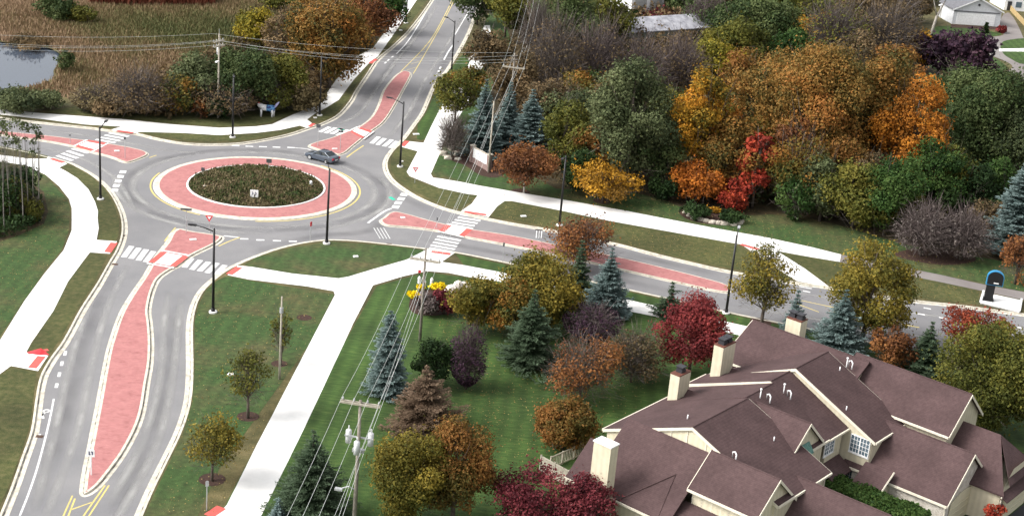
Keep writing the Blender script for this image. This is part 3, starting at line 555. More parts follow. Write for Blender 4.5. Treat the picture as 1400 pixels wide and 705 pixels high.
def make_tree(name, base, label, cat, group, Wm, Hm, pal, leaf=.24, dens=1.0, bottom=.25, lump=.28, twig=0, bark='bark', accent=None, multi=False, lean=(0, 0), cover=None, shape='round'):
    root = empty(name, (base[0], base[1], 0), label, cat, group)
    rx = Wm/2; cz0 = Hm*bottom; ch = Hm-cz0
    # clump centres inside an egg-shaped envelope
    Wm *= 1.1; rx = Wm/2; bottom *= .62; cz0 = Hm*bottom; ch = Hm-cz0; lump *= .92
    nb = int(max(9, 30*dens)); pts = []
    while len(pts) < nb:
        p = rng.uniform(-1, 1, 3)
        if p@p > 1: continue
        if p@p < .25 and rng.random() < .6: continue
        pts.append(p)
    pts = np.array(pts); hz = (pts[:, 2]+1)/2
    wprof = {'round': 1-.35*np.clip(hz-.5, 0, 1), 'cone': 1.1-.75*hz, 'vase': .6+.55*hz, 'oval': 1-.25*abs(hz-.4), 'dome': 1-.1*hz}[shape]
    pts *= (1+rng.normal(0, .09, nb))[:, None]; br = lump*(.55+.75*rng.random(nb))
    cen = np.c_[pts[:, 0]*rx*(1-lump*.75)*wprof+lean[0]*hz*Hm, pts[:, 1]*rx*(1-lump*.75)*wprof+lean[1]*hz*Hm, cz0+ch*(lump*.5+hz*(1-lump))]
    rad = np.c_[br*rx*1.25, br*rx*1.25, br*np.minimum(rx, ch*.6)*1.1]
    # trunk and limbs
    tb = MB(); tr = max(.06, min(Hm*.018, Wm*.035))
    stems = 1 if not multi else 4
    for s in range(stems):
        ox, oy = (0, 0) if stems == 1 else (random.uniform(-.15, .15)*rx*.6, random.uniform(-.15, .15)*rx*.6)
        top = Vector((lean[0]*Hm*.8+ox*3, lean[1]*Hm*.8+oy*3, Hm*.82))
        tb.tube([(ox, oy, -.15), (ox*1.3, oy*1.3, Hm*.18), top*.5+Vector((random.uniform(-.1, .1)*rx, random.uniform(-.1, .1)*rx, Hm*.04)), top], [tr*1.25/stems**.4, tr/stems**.4, tr*.6/stems**.4, tr*.15], 7)
    for i in range(min(nb, 14)):
        c = Vector(cen[i]); s0 = Vector((c.x*.06+lean[0]*Hm*.3, c.y*.06+lean[1]*Hm*.3, max(cz0*.75, c.z*.5)))
        mid = s0.lerp(c, .5)+Vector((0, 0, -.05*Hm*random.random())); tb.tube([s0, mid, c], [tr*.42, tr*.27, tr*.07], 5, False)
    tb.build('trunk', MAT[bark], root, True)
    # leaves on the clump shells
    area = 4*math.pi*(rad[:, 0]*rad[:, 0]+2*rad[:, 0]*rad[:, 2])/3
    cov = .8*(1.15 if cover is None else cover)
    num = np.maximum(12, (area*cov/(leaf*leaf*2.6))).astype(int)
    Ps, Ns, Ts = [], [], []
    for i in range(nb):
        n = num[i]; d = rdir(n); r = (.62+.42*rng.random(n)**.8)[:, None]; r *= 1+.16*np.sin(d[:, :1]*7+i)*np.sin(d[:, 2:]*6+2*i)
        Ps.append(cen[i]+d*rad[i]*r); Ns.append(d+np.array([0, 0, .45]))
        t0 = np.clip(rng.normal(.5, .2), .05, .95)
        Ts.append(t0+rng.normal(0, .2, n))
    P = np.concatenate(Ps); N = np.concatenate(Ns); T = np.concatenate(Ts)
    # ragged outline: some sprays stand out from the clumps; one side of the crown has turned further
    mm = rng.random(len(P)) < .22; P[mm] += rng.normal(0, .055*Wm, (int(mm.sum()), 3))
    k = int(9*dens)+5; sp = P[rng.integers(0, len(P), k)]; ax = rng.uniform(0, 6.28)
    T = T+.16*np.clip((P[:, 0]*math.cos(ax)+P[:, 1]*math.sin(ax))/rx, -1, 1)+.12*np.sin(P[:, 2]*1.1+P[:, 0]*.8)
    A, B = leaf_axes(N, leaf, len(P))
    mk = P[:, 2] > .05
    quad_mesh('crown', P[mk], A[mk], B[mk], T[mk], LM[pal], root)
    if accent:
        apal, zone = accent      # zone: which clumps turn colour, as (axis, sign, threshold)
        pass
    if not twig and group in (WG, YG) and Wm > 4: twig = 70
    if twig: twigs(root, Wm, Hm, cz0, twig, 'mauve' if pal in ('plum', 'mauve', 'crimson') else 'grey', .55*leaf)
    return root
def twigs(root, Wm, Hm, z0, n, pal, wd):
    """fine bare branches radiating through a crown"""
    n = int(n); d = rdir(n); d[:, 2] = abs(d[:, 2])*.9+.15
    st = np.c_[rng.normal(0, Wm*.13, n), rng.normal(0, Wm*.13, n), z0+rng.random(n)*(Hm-z0)*.45]
    ends = np.c_[d[:, 0]*Wm*.5, d[:, 1]*Wm*.5, z0+np.clip(d[:, 2], 0, 1)*(Hm-z0)]*(.65+.38*rng.random(n))[:, None]
    ends[:, 2] = np.maximum(ends[:, 2], z0*.8+.1)
    seg = []
    for f in (0, 1, 2):     # each branch, then side twigs near its end
        if f == 0: a, b = st, ends
        else:
            t = (.35+.5*rng.random(n))[:, None]; a = st+(ends-st)*t; b = a+(ends-st)*.38+rdir(n)*Wm*.09
        seg.append((a, b))
    a = np.concatenate([s[0] for s in seg]); b = np.concatenate([s[1] for s in seg])
    c = (a+b)/2; Bv = (b-a)/2; side = np.cross(Bv, rdir(len(a))); side /= np.linalg.norm(side, axis=1)[:, None]+1e-9
    V = quad_mesh('branches', c-Bv*0, side*wd*.22, Bv, rng.random(len(a)), LM[pal], root)
    return V
def bare_tree(name, base, label, cat, group, Wm, Hm, pal='grey', n=420, leafpal=None, cover=.25, bark='bark', z0=.12, wd=.16, multi=True):
    root = empty(name, (base[0], base[1], 0), label, cat, group)
    tb = MB(); tr = max(.05, Hm*.014)
    for s in range(3 if multi else 1):
        a = random.uniform(0, 6.28); rr = Wm*.16*(s > 0)
        tb.tube([(0, 0, -.15), (math.cos(a)*rr*.6, math.sin(a)*rr*.6, Hm*.35), (math.cos(a)*rr*1.4, math.sin(a)*rr*1.4, Hm*.9)], [tr, tr*.6, tr*.1], 6)
    tb.build('trunk', MAT[bark], root, True)
    twigs(root, Wm, Hm, Hm*z0, n, pal, wd)
    if leafpal:
        m = int(n*cover*14); d = rdir(m); d[:, 2] = d[:, 2]*.5+.45
        r = (.45+.55*rng.random(m)**.5)[:, None]
        cl = rng.random(m); P = np.c_[d[:, 0]*Wm*.5, d[:, 1]*Wm*.5, Hm*z0+np.clip(d[:, 2], 0, 1)*Hm*(1-z0)*.98]*r
        P[:, 2] = np.maximum(P[:, 2], .1); k = np.sin(P[:, 0]*2.1+P[:, 2]*1.3)*np.cos(P[:, 1]*1.9+P[:, 2]) > -.45; P = P[k]
        A, B = leaf_axes(d[k]+[0, 0, .4], wd*1.05, len(P)); quad_mesh('crown', P, A, B, .5+rng.normal(0, .2, len(P)), LM[leafpal], root)
    return root
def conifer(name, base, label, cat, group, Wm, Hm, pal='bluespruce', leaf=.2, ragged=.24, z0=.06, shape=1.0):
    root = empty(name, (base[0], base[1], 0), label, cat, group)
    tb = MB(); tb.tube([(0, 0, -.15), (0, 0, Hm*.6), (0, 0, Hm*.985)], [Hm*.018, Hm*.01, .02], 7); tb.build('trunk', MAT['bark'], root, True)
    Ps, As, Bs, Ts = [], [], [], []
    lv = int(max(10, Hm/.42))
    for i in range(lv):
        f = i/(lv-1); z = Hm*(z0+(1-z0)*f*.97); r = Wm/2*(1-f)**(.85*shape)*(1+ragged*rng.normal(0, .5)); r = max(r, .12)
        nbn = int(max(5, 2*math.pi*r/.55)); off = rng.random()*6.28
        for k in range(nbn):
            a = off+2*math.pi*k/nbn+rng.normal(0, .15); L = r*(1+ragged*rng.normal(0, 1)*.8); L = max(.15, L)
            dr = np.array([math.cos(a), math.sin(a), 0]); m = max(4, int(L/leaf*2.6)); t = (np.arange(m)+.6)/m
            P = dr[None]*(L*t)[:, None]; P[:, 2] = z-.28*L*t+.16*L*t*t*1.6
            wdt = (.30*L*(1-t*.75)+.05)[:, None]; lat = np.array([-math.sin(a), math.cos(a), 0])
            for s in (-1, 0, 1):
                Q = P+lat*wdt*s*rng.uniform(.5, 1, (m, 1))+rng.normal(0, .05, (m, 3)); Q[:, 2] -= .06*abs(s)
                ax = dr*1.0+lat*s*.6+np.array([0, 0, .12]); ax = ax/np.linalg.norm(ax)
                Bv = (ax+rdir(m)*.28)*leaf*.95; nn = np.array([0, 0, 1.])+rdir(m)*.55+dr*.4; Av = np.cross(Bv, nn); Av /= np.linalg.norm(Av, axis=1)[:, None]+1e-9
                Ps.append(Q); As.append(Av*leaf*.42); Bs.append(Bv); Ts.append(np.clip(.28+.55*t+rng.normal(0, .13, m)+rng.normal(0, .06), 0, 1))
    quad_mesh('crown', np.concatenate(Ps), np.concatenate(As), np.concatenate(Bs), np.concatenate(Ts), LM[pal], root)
    return root
def W_(p, wpx): return wpx/scale_at(p)
def H_(p, hpx, wpx=0):      # visible height minus what the crown's depth adds below
    s = scale_at(p); return max(.6, (hpx)/(s*dip_cos(p)))
def T(kind, bx, by, wpx, hpx, pal, label, cat='tree', group=None, **k):
    p = G(bx, by); W = W_(p, wpx)*((1.2 if group == WG else 1.03 if group == YG and by < 700 else 1) if kind == 'dec' else 1); H = H_(p, hpx); near = scale_at(p)
    lf = 1.55/near if 'leaf' not in k else k.pop('leaf')
    if kind == 'con': return conifer(k.pop('name', 'spruce_tree'), p, label, cat, group, W, H, pal, leaf=lf*1.15, **k)
    if kind == 'bare': return bare_tree(k.pop('name', 'bare_tree'), p, label, cat, group, W, H, pal, wd=lf*.8, **k)
    if kind == 'bush': return make_tree(k.pop('name', 'bush'), p, label, cat if cat != 'tree' else 'bush', group, W, H, pal, leaf=lf, bottom=.04, multi=True, **k)
    return make_tree(k.pop('name', 'deciduous_tree'), p, label, cat, group, W, H, pal, leaf=lf, **k)
WG = 'trees of the autumn wood'; YG = 'trees in the yard by the house'; MG = 'trees and thickets by the marsh'
# saplings in the strip between road and path
T('dec', 339, 571, 62, 98, 'olive', 'half bare yellow-green sapling on a mulch ring, upper of the two on the strip', group='young street trees', cover=.32, twig=150, bottom=.3, lump=.32)
T('dec', 290, 657, 78, 90, 'olivegold', 'round brownish yellow sapling on a mulch ring near the bottom left', group='young street trees', cover=.38, twig=150, bottom=.25, lump=.3)
T('dec', 384, 499, 36, 84, 'olive', 'narrow thin sapling behind the slim wooden post', group='young street trees', cover=.3, twig=90, bottom=.2, lump=.3, shape='oval')
# yard by the house
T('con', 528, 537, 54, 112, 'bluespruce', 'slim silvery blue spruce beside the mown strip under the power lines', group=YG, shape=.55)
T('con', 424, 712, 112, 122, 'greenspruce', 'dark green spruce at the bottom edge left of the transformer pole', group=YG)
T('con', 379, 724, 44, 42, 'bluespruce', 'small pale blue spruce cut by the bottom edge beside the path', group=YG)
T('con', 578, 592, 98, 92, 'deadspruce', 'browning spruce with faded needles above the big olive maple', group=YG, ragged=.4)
T('dec', 556, 722, 122, 140, 'olivegold', 'large olive green maple right of the transformer pole', group=YG, bottom=.12, lump=.27, dens=1.4)
T('dec', 618, 716, 104, 146, 'rustolive', 'rusty orange maple leaning against the large olive maple', group=YG, bottom=.12, lump=.27, dens=1.4)
T('bare', 637, 532, 56, 92, 'mauve', 'leafless dark purple tree left of the ragged green spruce', group=YG, leafpal='plum', cover=.55, n=500, name='purple_tree')
T('bush', 592, 528, 62, 66, 'dkgreen', 'dark green shrub between the slim blue spruce and the leafless purple tree', group=YG)
T('dec', 652, 455, 80, 80, 'olivegold', 'rounded yellow-green tree touching the white rocks', group=YG, bottom=.05, dens=1.2, lump=.26)
T('dec', 738, 448, 112, 104, 'olivegold', 'broad olive tree with brownish top hiding the path', group=YG, bottom=.1, dens=1.7, lump=.25)
T('dec', 700, 465, 70, 90, 'mixed', 'small greenish brown tree between the yellow-green tree and the broad olive tree', group=YG, bottom=.1)
T('con', 789, 404, 40, 76, 'greenspruce', 'narrow dark green spruce behind the silver spruce', group=YG)
T('con', 828, 430, 64, 92, 'bluespruce', 'full silver-blue spruce beside the road below the thin orange tree', group=YG)
T('con', 723, 498, 80, 102, 'greenspruce', 'ragged grey-green spruce standing on the open lawn', group=YG, ragged=.3)
T('bare', 806, 472, 84, 58, 'mauve', 'low spreading dark purple tree with bare pale limbs', group=YG, leafpal='plum', cover=.7, n=500, z0=.25, name='purple_tree')
T('dec', 790, 366, 98, 72, 'rust', 'thin orange tree over the brick median with gaps between its branches', group=YG, cover=.38, twig=420, bottom=.2, lump=.3)
T('dec', 792, 548, 104, 92, 'rust', 'sparse reddish brown tree behind the round golden bush', group=YG, cover=.3, twig=650, bottom=.15, lump=.28)
T('dec', 862, 522, 84, 78, 'brown', 'thin brown tree between the sparse reddish tree and the crimson maple', group=YG, cover=.28, twig=650, bottom=.12, lump=.28)
T('dec', 942, 508, 104, 108, 'brick', 'full crimson maple standing above the chimneys', group=YG, bottom=.1, dens=1.5, lump=.24)
T('bush', 771, 614, 82, 74, 'rustolive', 'round clipped golden brown bush on the lawn by the wooden fence', group=YG, shape='dome', dens=2.6, lump=.24, cover=1.1)
T('dec', 735, 735, 140, 92, 'crimson', 'dark red maple at the bottom edge, the one nearer the transformer pole', group=YG, bottom=.15, cover=.9, dens=1.4, lump=.22)
T('dec', 800, 742, 95, 90, 'crimson', 'dark red maple at the bottom edge in front of the tall cream chimney', group=YG, bottom=.15, cover=.8, dens=1.2, lump=.22)
T('con', 914, 433, 38, 48, 'greenspruce', 'small open pine between the silver spruce and the crimson maple', group=YG, ragged=.45)
T('dec', 1040, 448, 88, 118, 'olivegold', 'yellow-green street tree with bare gaps in front of the lamp post', group=YG, cover=.55, twig=200, bottom=.3, lump=.27)
T('con', 1081, 470, 46, 74, 'bluespruce', 'smaller blue spruce behind the double flue chimney', group=YG)
T('con', 1143, 486, 72, 92, 'bluespruce', 'larger blue spruce behind the roof ridge below the tall yellow tree', group=YG)
T('dec', 1178, 470, 118, 152, 'olivegold', 'tall oval yellow-green tree beside the road near the grey path', group=YG, bottom=.08, dens=1.7, lump=.24, shape='oval', cover=.95)
T('bush', 1215, 502, 62, 64, 'rust', 'rusty orange bush right of the larger blue spruce', group=YG, cover=.9)
T('con', 1262, 512, 62, 74, 'greenspruce', 'dark green spruce behind the roof between the orange bush and the big green tree', group=YG)
T('dec', 1325, 480, 84, 68, 'scarlet', 'spreading scarlet tree in front of the white concrete pad', group=YG, bottom=.15, cover=.8, lump=.24)
T('dec', 1345, 590, 160, 150, 'olive', 'big broad green tree behind the right gable of the townhouse', group=YG, bottom=.08, dens=2.4, lump=.2)
T('bush', 1355, 725, 30, 42, 'red', 'small bright red bush between the two garages', group=YG, cover=1.2)
# wood's edge along the path
T('bare', 617, 218, 52, 66, 'grey', 'leafless grey-mauve tree above the white path by the rocks', group=WG, n=520)
T('dec', 622, 166, 56, 74, 'olive', 'olive tree with orange tips beside the road above the leafless grey tree', group=WG, cover=.7, twig=120)
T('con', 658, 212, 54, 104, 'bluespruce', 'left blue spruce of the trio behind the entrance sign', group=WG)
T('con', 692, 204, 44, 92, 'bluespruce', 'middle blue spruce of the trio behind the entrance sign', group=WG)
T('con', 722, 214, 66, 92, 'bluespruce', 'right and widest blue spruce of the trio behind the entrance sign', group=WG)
T('dec', 716, 264, 78, 68, 'rust', 'domed orange ornamental tree on a forked pale trunk beside the path', group=WG, shape='dome', bottom=.35, bark='bark_pale', dens=1.3, lump=.25, cover=.85)
T('dec', 823, 277, 78, 54, 'gold', 'small bright golden ornamental tree beside the path', group=WG, shape='dome', bottom=.3, dens=1.1, lump=.26, cover=.8)
T('bush', 789, 262, 62, 60, 'dkgreen', 'dark green shrub behind the lamp post between the two ornamental trees', group=WG)
T('bush', 908, 273, 44, 40, 'dkgreen', 'dark green rounded bush left of the flaming orange maple', group=WG)
T('dec', 778, 236, 66, 104, 'olive', 'olive and brown tree behind the dark shrub', group=WG)
T('dec', 852, 262, 92, 190, 'greygreen', 'tall grey-green tree with feathery crown in the middle of the wood edge', group=WG, dens=2, shape='oval', bottom=.12, lump=.24)
T('dec', 890, 262, 64, 128, 'midgreen', 'green tree right of the tall feathery grey-green tree', group=WG, bottom=.1)
T('dec', 950, 266, 70, 182, 'goldoak', 'bright yellow maple at the left side of the oak grove', group=WG, bottom=.25, dens=1.6, lump=.24, shape='oval')
T('dec', 950, 278, 60, 60, 'orange', 'flaming orange maple at the wood edge under the yellow maple', group=WG, bottom=.1)
T('dec', 990, 272, 84, 120, 'oak', 'golden brown oak between the yellow maple and the scarlet maple', group=WG, bottom=.1, dens=1.3)
T('dec', 1028, 284, 42, 116, 'red', 'scarlet maple among the brown oaks', group=WG, bottom=.2, leaf=.3)
T('dec', 1002, 287, 40, 44, 'red', 'low scarlet sapling at the wood edge above the rock bed', group=WG, bottom=.1)
T('dec', 1084, 290, 80, 134, 'mixed', 'mixed orange and green oak right of the scarlet maple', group=WG, cover=.7, twig=200, bottom=.1)
T('dec', 1110, 262, 130, 205, 'oak', 'large golden brown oak at the centre of the grove', group=WG, dens=2.2, bottom=.25, lump=.22)
T('dec', 1172, 258, 100, 198, 'oak', 'large golden brown oak right of the central oak', group=WG, dens=2.0, bottom=.25, lump=.22)
T('dec', 1050, 225, 110, 150, 'oak', 'golden brown oak behind the scarlet maple', group=WG, dens=1.6, bottom=.25, lump=.24)
T('dec', 1120, 302, 60, 96, 'greygreen', 'pale green tree low in front of the central oak', group=WG, bottom=.08)
T('dec', 1165, 312, 84, 92, 'olive', 'dark olive tree at the wood edge in front of the oaks', group=WG, bottom=.06)
T('dec', 1085, 302, 50, 62, 'green', 'small green tree at the wood edge left of the pale green one', group=WG, bottom=.06)
T('dec', 1208, 322, 70, 120, 'green', 'dark green tree left of the leafless mauve thicket', group=WG, bottom=.06)
T('dec', 1232, 282, 84, 194, 'amber', 'tall orange maple at the right side of the oak grove', group=WG, bottom=.15, dens=1.7, lump=.26)
T('dec', 1222, 292, 50, 84, 'orange', 'red-orange maple low in front of the tall orange maple', group=WG, bottom=.1)
T('bare', 1258, 350, 90, 80, 'mauve', 'leafless mauve thicket tree on the mulch bed, left half', group=WG, n=750, leafpal='grey', cover=.1, name='thicket_tree')
T('bare', 1312, 356, 84, 78, 'mauve', 'leafless mauve thicket tree on the mulch bed, right half', group=WG, n=750, leafpal='grey', cover=.1, name='thicket_tree')
T('dec', 1300, 222, 92, 150, 'midgreen', 'green tree right of the tall orange maple', group=WG, dens=1.5, bottom=.12)
T('dec', 1340, 248, 104, 158, 'midgreen', 'tallest green tree below the curved driveway', group=WG, dens=1.8, bottom=.12)
T('dec', 1392, 262, 80, 138, 'greygreen', 'green tree at the right edge above the blue spruce', group=WG, dens=1.5, bottom=.1)
T('con', 1384, 345, 74, 150, 'bluespruce', 'blue spruce at the right edge above the rusty shrub', group=WG)
T('bush', 1388, 388, 58, 72, 'rust', 'rusty brown shrub at the right edge by the grey path', group=WG, cover=.7, twig=150)
T('bush', 1350, 330, 56, 66, 'brown', 'brown shrub between the mauve thicket and the blue spruce', group=WG, cover=.8)
T('dec', 1282, 104, 66, 66, 'plum', 'dark purple tree in front of the white garage, left half', group=WG, bottom=.1, leaf=.34)
T('dec', 1322, 112, 58, 72, 'plum', 'dark purple tree in front of the white garage, right half', group=WG, bottom=.1, leaf=.34)
T('dec', 1262, 300, 70, 120, 'green', 'dark green tree between the tall orange maple and the shed', group=WG, bottom=.05)
T('dec', 1318, 306, 84, 84, 'dkgreen', 'very dark green tree below the shed', group=WG, bottom=.05)
T('dec', 1355, 302, 60, 90, 'green', 'green tree between the shed and the right-hand blue spruce', group=WG, bottom=.05)
T('dec', 1228, 300, 60, 80, 'olive', 'olive tree at the foot of the tall orange maple', group=WG, bottom=.05)
T('dec', 972, 258, 60, 150, 'amber', 'orange oak between the bright yellow maple and the scarlet maple', group=WG, bottom=.15)
T('dec', 1080, 278, 60, 130, 'rust', 'rusty oak right of the scarlet maple, half hidden by it', group=WG, bottom=.15)
T('dec', 1145, 290, 70, 110, 'rustolive', 'rust and olive tree in front of the central oak', group=WG, bottom=.1)
T('dec', 1018, 262, 60, 110, 'mixed', 'mixed orange tree behind the scarlet maple', group=WG, bottom=.05)
for x, y, wd, h, pal, l in ((738, 200, 50, 96, 'brown', 'brown tree right behind the widest blue spruce'), (768, 208, 60, 100, 'greygreen', 'grey-green tree between the brown tree and the olive tree'), (815, 246, 56, 112, 'rustolive', 'rust and olive tree left of the tall feathery tree'),
    (838, 200, 68, 104, 'brown', 'brown tree behind the tall feathery tree'), (700, 152, 56, 88, 'brown', 'brown tree behind the middle blue spruce'), (902, 214, 56, 104, 'olive', 'olive tree left of the bright yellow maple'), (868, 188, 66, 84, 'greygreen', 'grey-green tree above the tall feathery tree'),
    (1010, 150, 66, 90, 'rustolive', 'rust and olive oak behind the golden oaks, left one'), (1100, 150, 70, 100, 'oak', 'golden brown oak behind the central oak'), (1160, 140, 76, 96, 'brown', 'brown oak behind the right golden oak'), (1215, 150, 60, 96, 'rustolive', 'rust and olive oak behind the tall orange maple'),
    (1270, 180, 56, 90, 'midgreen', 'green tree right behind the tall orange maple'), (1180, 300, 60, 100, 'brown', 'brown tree between the dark olive tree and the dark green tree'), (1290, 300, 60, 110, 'olive', 'dark olive tree left of the shed')):
    T('dec', x, y, wd, h, pal, l, group=WG, bottom=.08, cover=.9)
# wood behind
T('bush', 665, 96, 66, 60, 'brown', 'brown shrub beside the gravel strip left of the crossarm pole', group=WG, twig=120)
T('dec', 652, 34, 58, 62, 'midgreen', 'green tree overhanging the road at the top edge', group=WG, bottom=.15)
T('dec', 690, 52, 54, 82, 'olive', 'olive and amber tree left of the power line at the top edge', group=WG)
T('bush', 640, 130, 50, 44, 'mixed', 'low mixed shrub beside the road lamp', group=WG)
T('dec', 755, 196, 72, 96, 'brown', 'brown tree behind the trio of spruces', group=WG, cover=.6, twig=200)
T('dec', 806, 178, 72, 88, 'mixed', 'green and brown tree behind the tall feathery tree', group=WG)
T('bare', 752, 146, 92, 134, 'grey', 'leafless grey tree above the blue spruces', group=WG, n=700, leafpal='brown', cover=.25)
T('bare', 812, 142, 96, 122, 'mauve', 'leafless mauve tree left of the long grey roof', group=WG, n=800, leafpal='brown', cover=.15)
T('bare', 872, 142, 92, 96, 'mauve', 'leafless mauve tree in front of the long grey roof', group=WG, n=800, leafpal='brown', cover=.12)
T('bare', 925, 132, 90, 88, 'mauve', 'leafless mauve tree right of the one before the long roof', group=WG, n=800, leafpal='brown', cover=.15)
T('dec', 905, 172, 60, 56, 'green', 'dark green tree below the leafless mauve trees', group=WG)
T('dec', 770, 74, 90, 92, 'midgreen', 'dark green tree at the top edge left of the white house', group=WG, cover=.9)
T('bare', 730, 84, 60, 90, 'grey', 'leafless grey tree beside the power line at the top edge', group=WG, n=500)
T('dec', 826, 58, 66, 70, 'olive', 'olive tree touching the left corner of the long grey roof', group=WG)
T('bush', 866, 27, 18, 14, 'dkgreen', 'small round dark bush beside the white house', group=WG, leaf=.3)
T('bush', 870, 34, 44, 10, 'brick', 'row of low red shrubs below the white house', group=WG, leaf=.3)
T('bush', 905, 27, 60, 8, 'crimson', 'line of dark red shrubs behind the long grey roof', group=WG, leaf=.3)
T('dec', 978, 112, 70, 62, 'yellow', 'yellow-green tree above the yellow maple', group=WG)
T('dec', 1002, 92, 66, 70, 'olive', 'olive tree between the yellow-green tree and the green top tree', group=WG)
T('dec', 1032, 72, 92, 72, 'midgreen', 'wide green tree near the top edge above the oak grove', group=WG, dens=1.4)
T('dec', 1078, 96, 56, 56, 'green', 'green tree right of the wide green top tree', group=WG)
T('bare', 960, 46, 70, 60, 'mauve', 'leafless tree over the right end of the long grey roof', group=WG, n=500, leafpal='midgreen', cover=.2)
T('dec', 930, 22, 50, 36, 'midgreen', 'green tree right of the white house at the top edge', group=WG)
T('dec', 1008, 20, 60, 40, 'brown', 'brown tree at the top edge above the wide green tree', group=WG, cover=.6, twig=100)
T('bare', 1135, 92, 110, 100, 'grey', 'leafless grey tree behind the central oak', group=WG, n=800, leafpal='olive', cover=.3)
T('bare', 1205, 96, 104, 100, 'grey', 'leafless grey tree left of the leaning pale trunk', group=WG, n=800, leafpal='brown', cover=.3)
T('dec', 1112, 66, 62, 50, 'gold', 'amber tree behind the central oak', group=WG)
T('dec', 1255, 98, 44, 60, 'gold', 'amber tree beside the leaning pale trunk', group=WG)
T('dec', 1180, 40, 90, 50, 'brown', 'brown tree at the top edge left of the white garage', group=WG, cover=.7)
T('dec', 1075, 30, 90, 50, 'olive', 'olive tree at the top edge right of the wide green tree', group=WG, cover=.8)
T('dec', 1140, 20, 70, 40, 'grey', 'greyish tree at the top edge between olive and brown trees', group=WG, cover=.6)
p = G(1268, 62); tr_ = empty('leaning_tree', (p.x, p.y, 0), 'pale bare trunk leaning beside the white garage', 'tree', WG)
b = MB(); q = G(1286, 62); b.tube([(0, 0, -.2), (1.0, .5, 6), (3.6, 1, 13)], [.35, .28, .12], 8); b.build('trunk', MAT['bark_pale'], tr_, True)
b = MB(); b.tube([(1, .5, 6), (.2, .2, 8), (-.6, 0, 10)], [.14, .1, .04], 6); b.build('branch', MAT['bark_pale'], tr_, True)
T('con', 1347, 45, 10, 14, 'dkgreen', 'tiny dark conifer at the corner of the white garage', group=WG, leaf=.3)
T('bare', 1222, 36, 80, 60, 'grey', 'leafless grey tree at the top edge left of the leaning pale trunk', group=WG, n=500, leafpal='brown', cover=.3)
T('dec', 1250, 30, 44, 40, 'brown', 'brown tree at the top edge touching the leaning pale trunk', group=WG, cover=.7)
T('dec', 1262, 4, 50, 30, 'midgreen', 'green tree at the top edge behind the white garage', group=WG)
T('bush', 88, 98, 26, 34, 'midgreen', 'green bush overhanging the right shore of the pond', group=MG, cover=.8)
T('bush', 40, 62, 70, 9, 'brown', 'low brown scrub along the far shore of the pond', group=MG, cover=.8)
# marsh side thickets
T('bare', 192, 156, 104, 66, 'grey', 'grey leafless thicket at the marsh edge left of the utility pole', group=MG, n=900, leafpal='brown', cover=.3, name='thicket_tree')
T('dec', 240, 158, 62, 58, 'mixed', 'small dark tree with orange leaves left of the utility pole', group=MG, cover=.6, twig=200, bottom=.05)
T('dec', 330, 152, 92, 92, 'midgreen', 'dark green tree behind the far lamp post', group=MG, bottom=.04, dens=1.5)
T('dec', 270, 148, 78, 76, 'greygreen', 'green tree left of the dark green one by the utility pole', group=MG, bottom=.04, dens=1.3)
T('bush', 275, 162, 26, 30, 'rust', 'small orange bush at the foot of the utility pole', group=MG, cover=.7)
T('dec', 390, 146, 72, 78, 'olive', 'dark green tree behind the painted sculpture', group=MG, bottom=.04, cover=.9)
T('bush', 418, 152, 54, 36, 'tan', 'round tan bush beside the white path right of the painted sculpture', group=MG, cover=1.0)
T('dec', 350, 70, 60, 60, 'yellow', 'bright yellow-green tree beyond the dark green thicket', group=MG)
T('dec', 395, 98, 72, 92, 'brown', 'brown oak left of the big brown oak by the path', group=MG, cover=.7, twig=200, dens=1.2)
T('dec', 450, 120, 104, 138, 'oak', 'big brown oak left of the white path', group=MG, cover=.85, twig=200, dens=1.8, bottom=.1)
T('dec', 495, 66, 80, 80, 'rust', 'rusty brown oak beyond the big brown oak', group=MG, cover=.75, twig=100, dens=1.2, bottom=.1)
T('dec', 430, 62, 80, 70, 'oak', 'golden brown oak beyond the brown oak at the marsh', group=MG, cover=.8, dens=1.2, bottom=.1)
T('dec', 530, 44, 48, 62, 'green', 'green tree touching the far white path', group=MG, bottom=.05)
T('dec', 470, 20, 70, 40, 'brown', 'brown tree at the top edge above the rusty oak', group=MG, cover=.8)
T('dec', 380, 14, 70, 34, 'olive', 'olive tree at the top edge above the marsh', group=MG, cover=.8)
T('bush', 78, 27, 62, 32, 'midgreen', 'green willow bush at the top edge beyond the pond', group=MG)
T('bush', 112, 30, 40, 24, 'olive', 'olive bush right of the green willow bush', group=MG)
T('bush', 20, 154, 78, 36, 'greygreen', 'pale green bush between the pond and the far path, left part', group=MG, cover=.9)
T('bush', 62, 150, 52, 28, 'greygreen', 'pale green bush between the pond and the far path, right part', group=MG, cover=.9)
T('bush', 152, 158, 60, 24, 'brown', 'low brown bush at the marsh edge above the crossing', group=MG, cover=.9)
T('bush', 300, 158, 60, 34, 'dkgreen', 'dark green bush between the utility pole and the far lamp', group=MG)
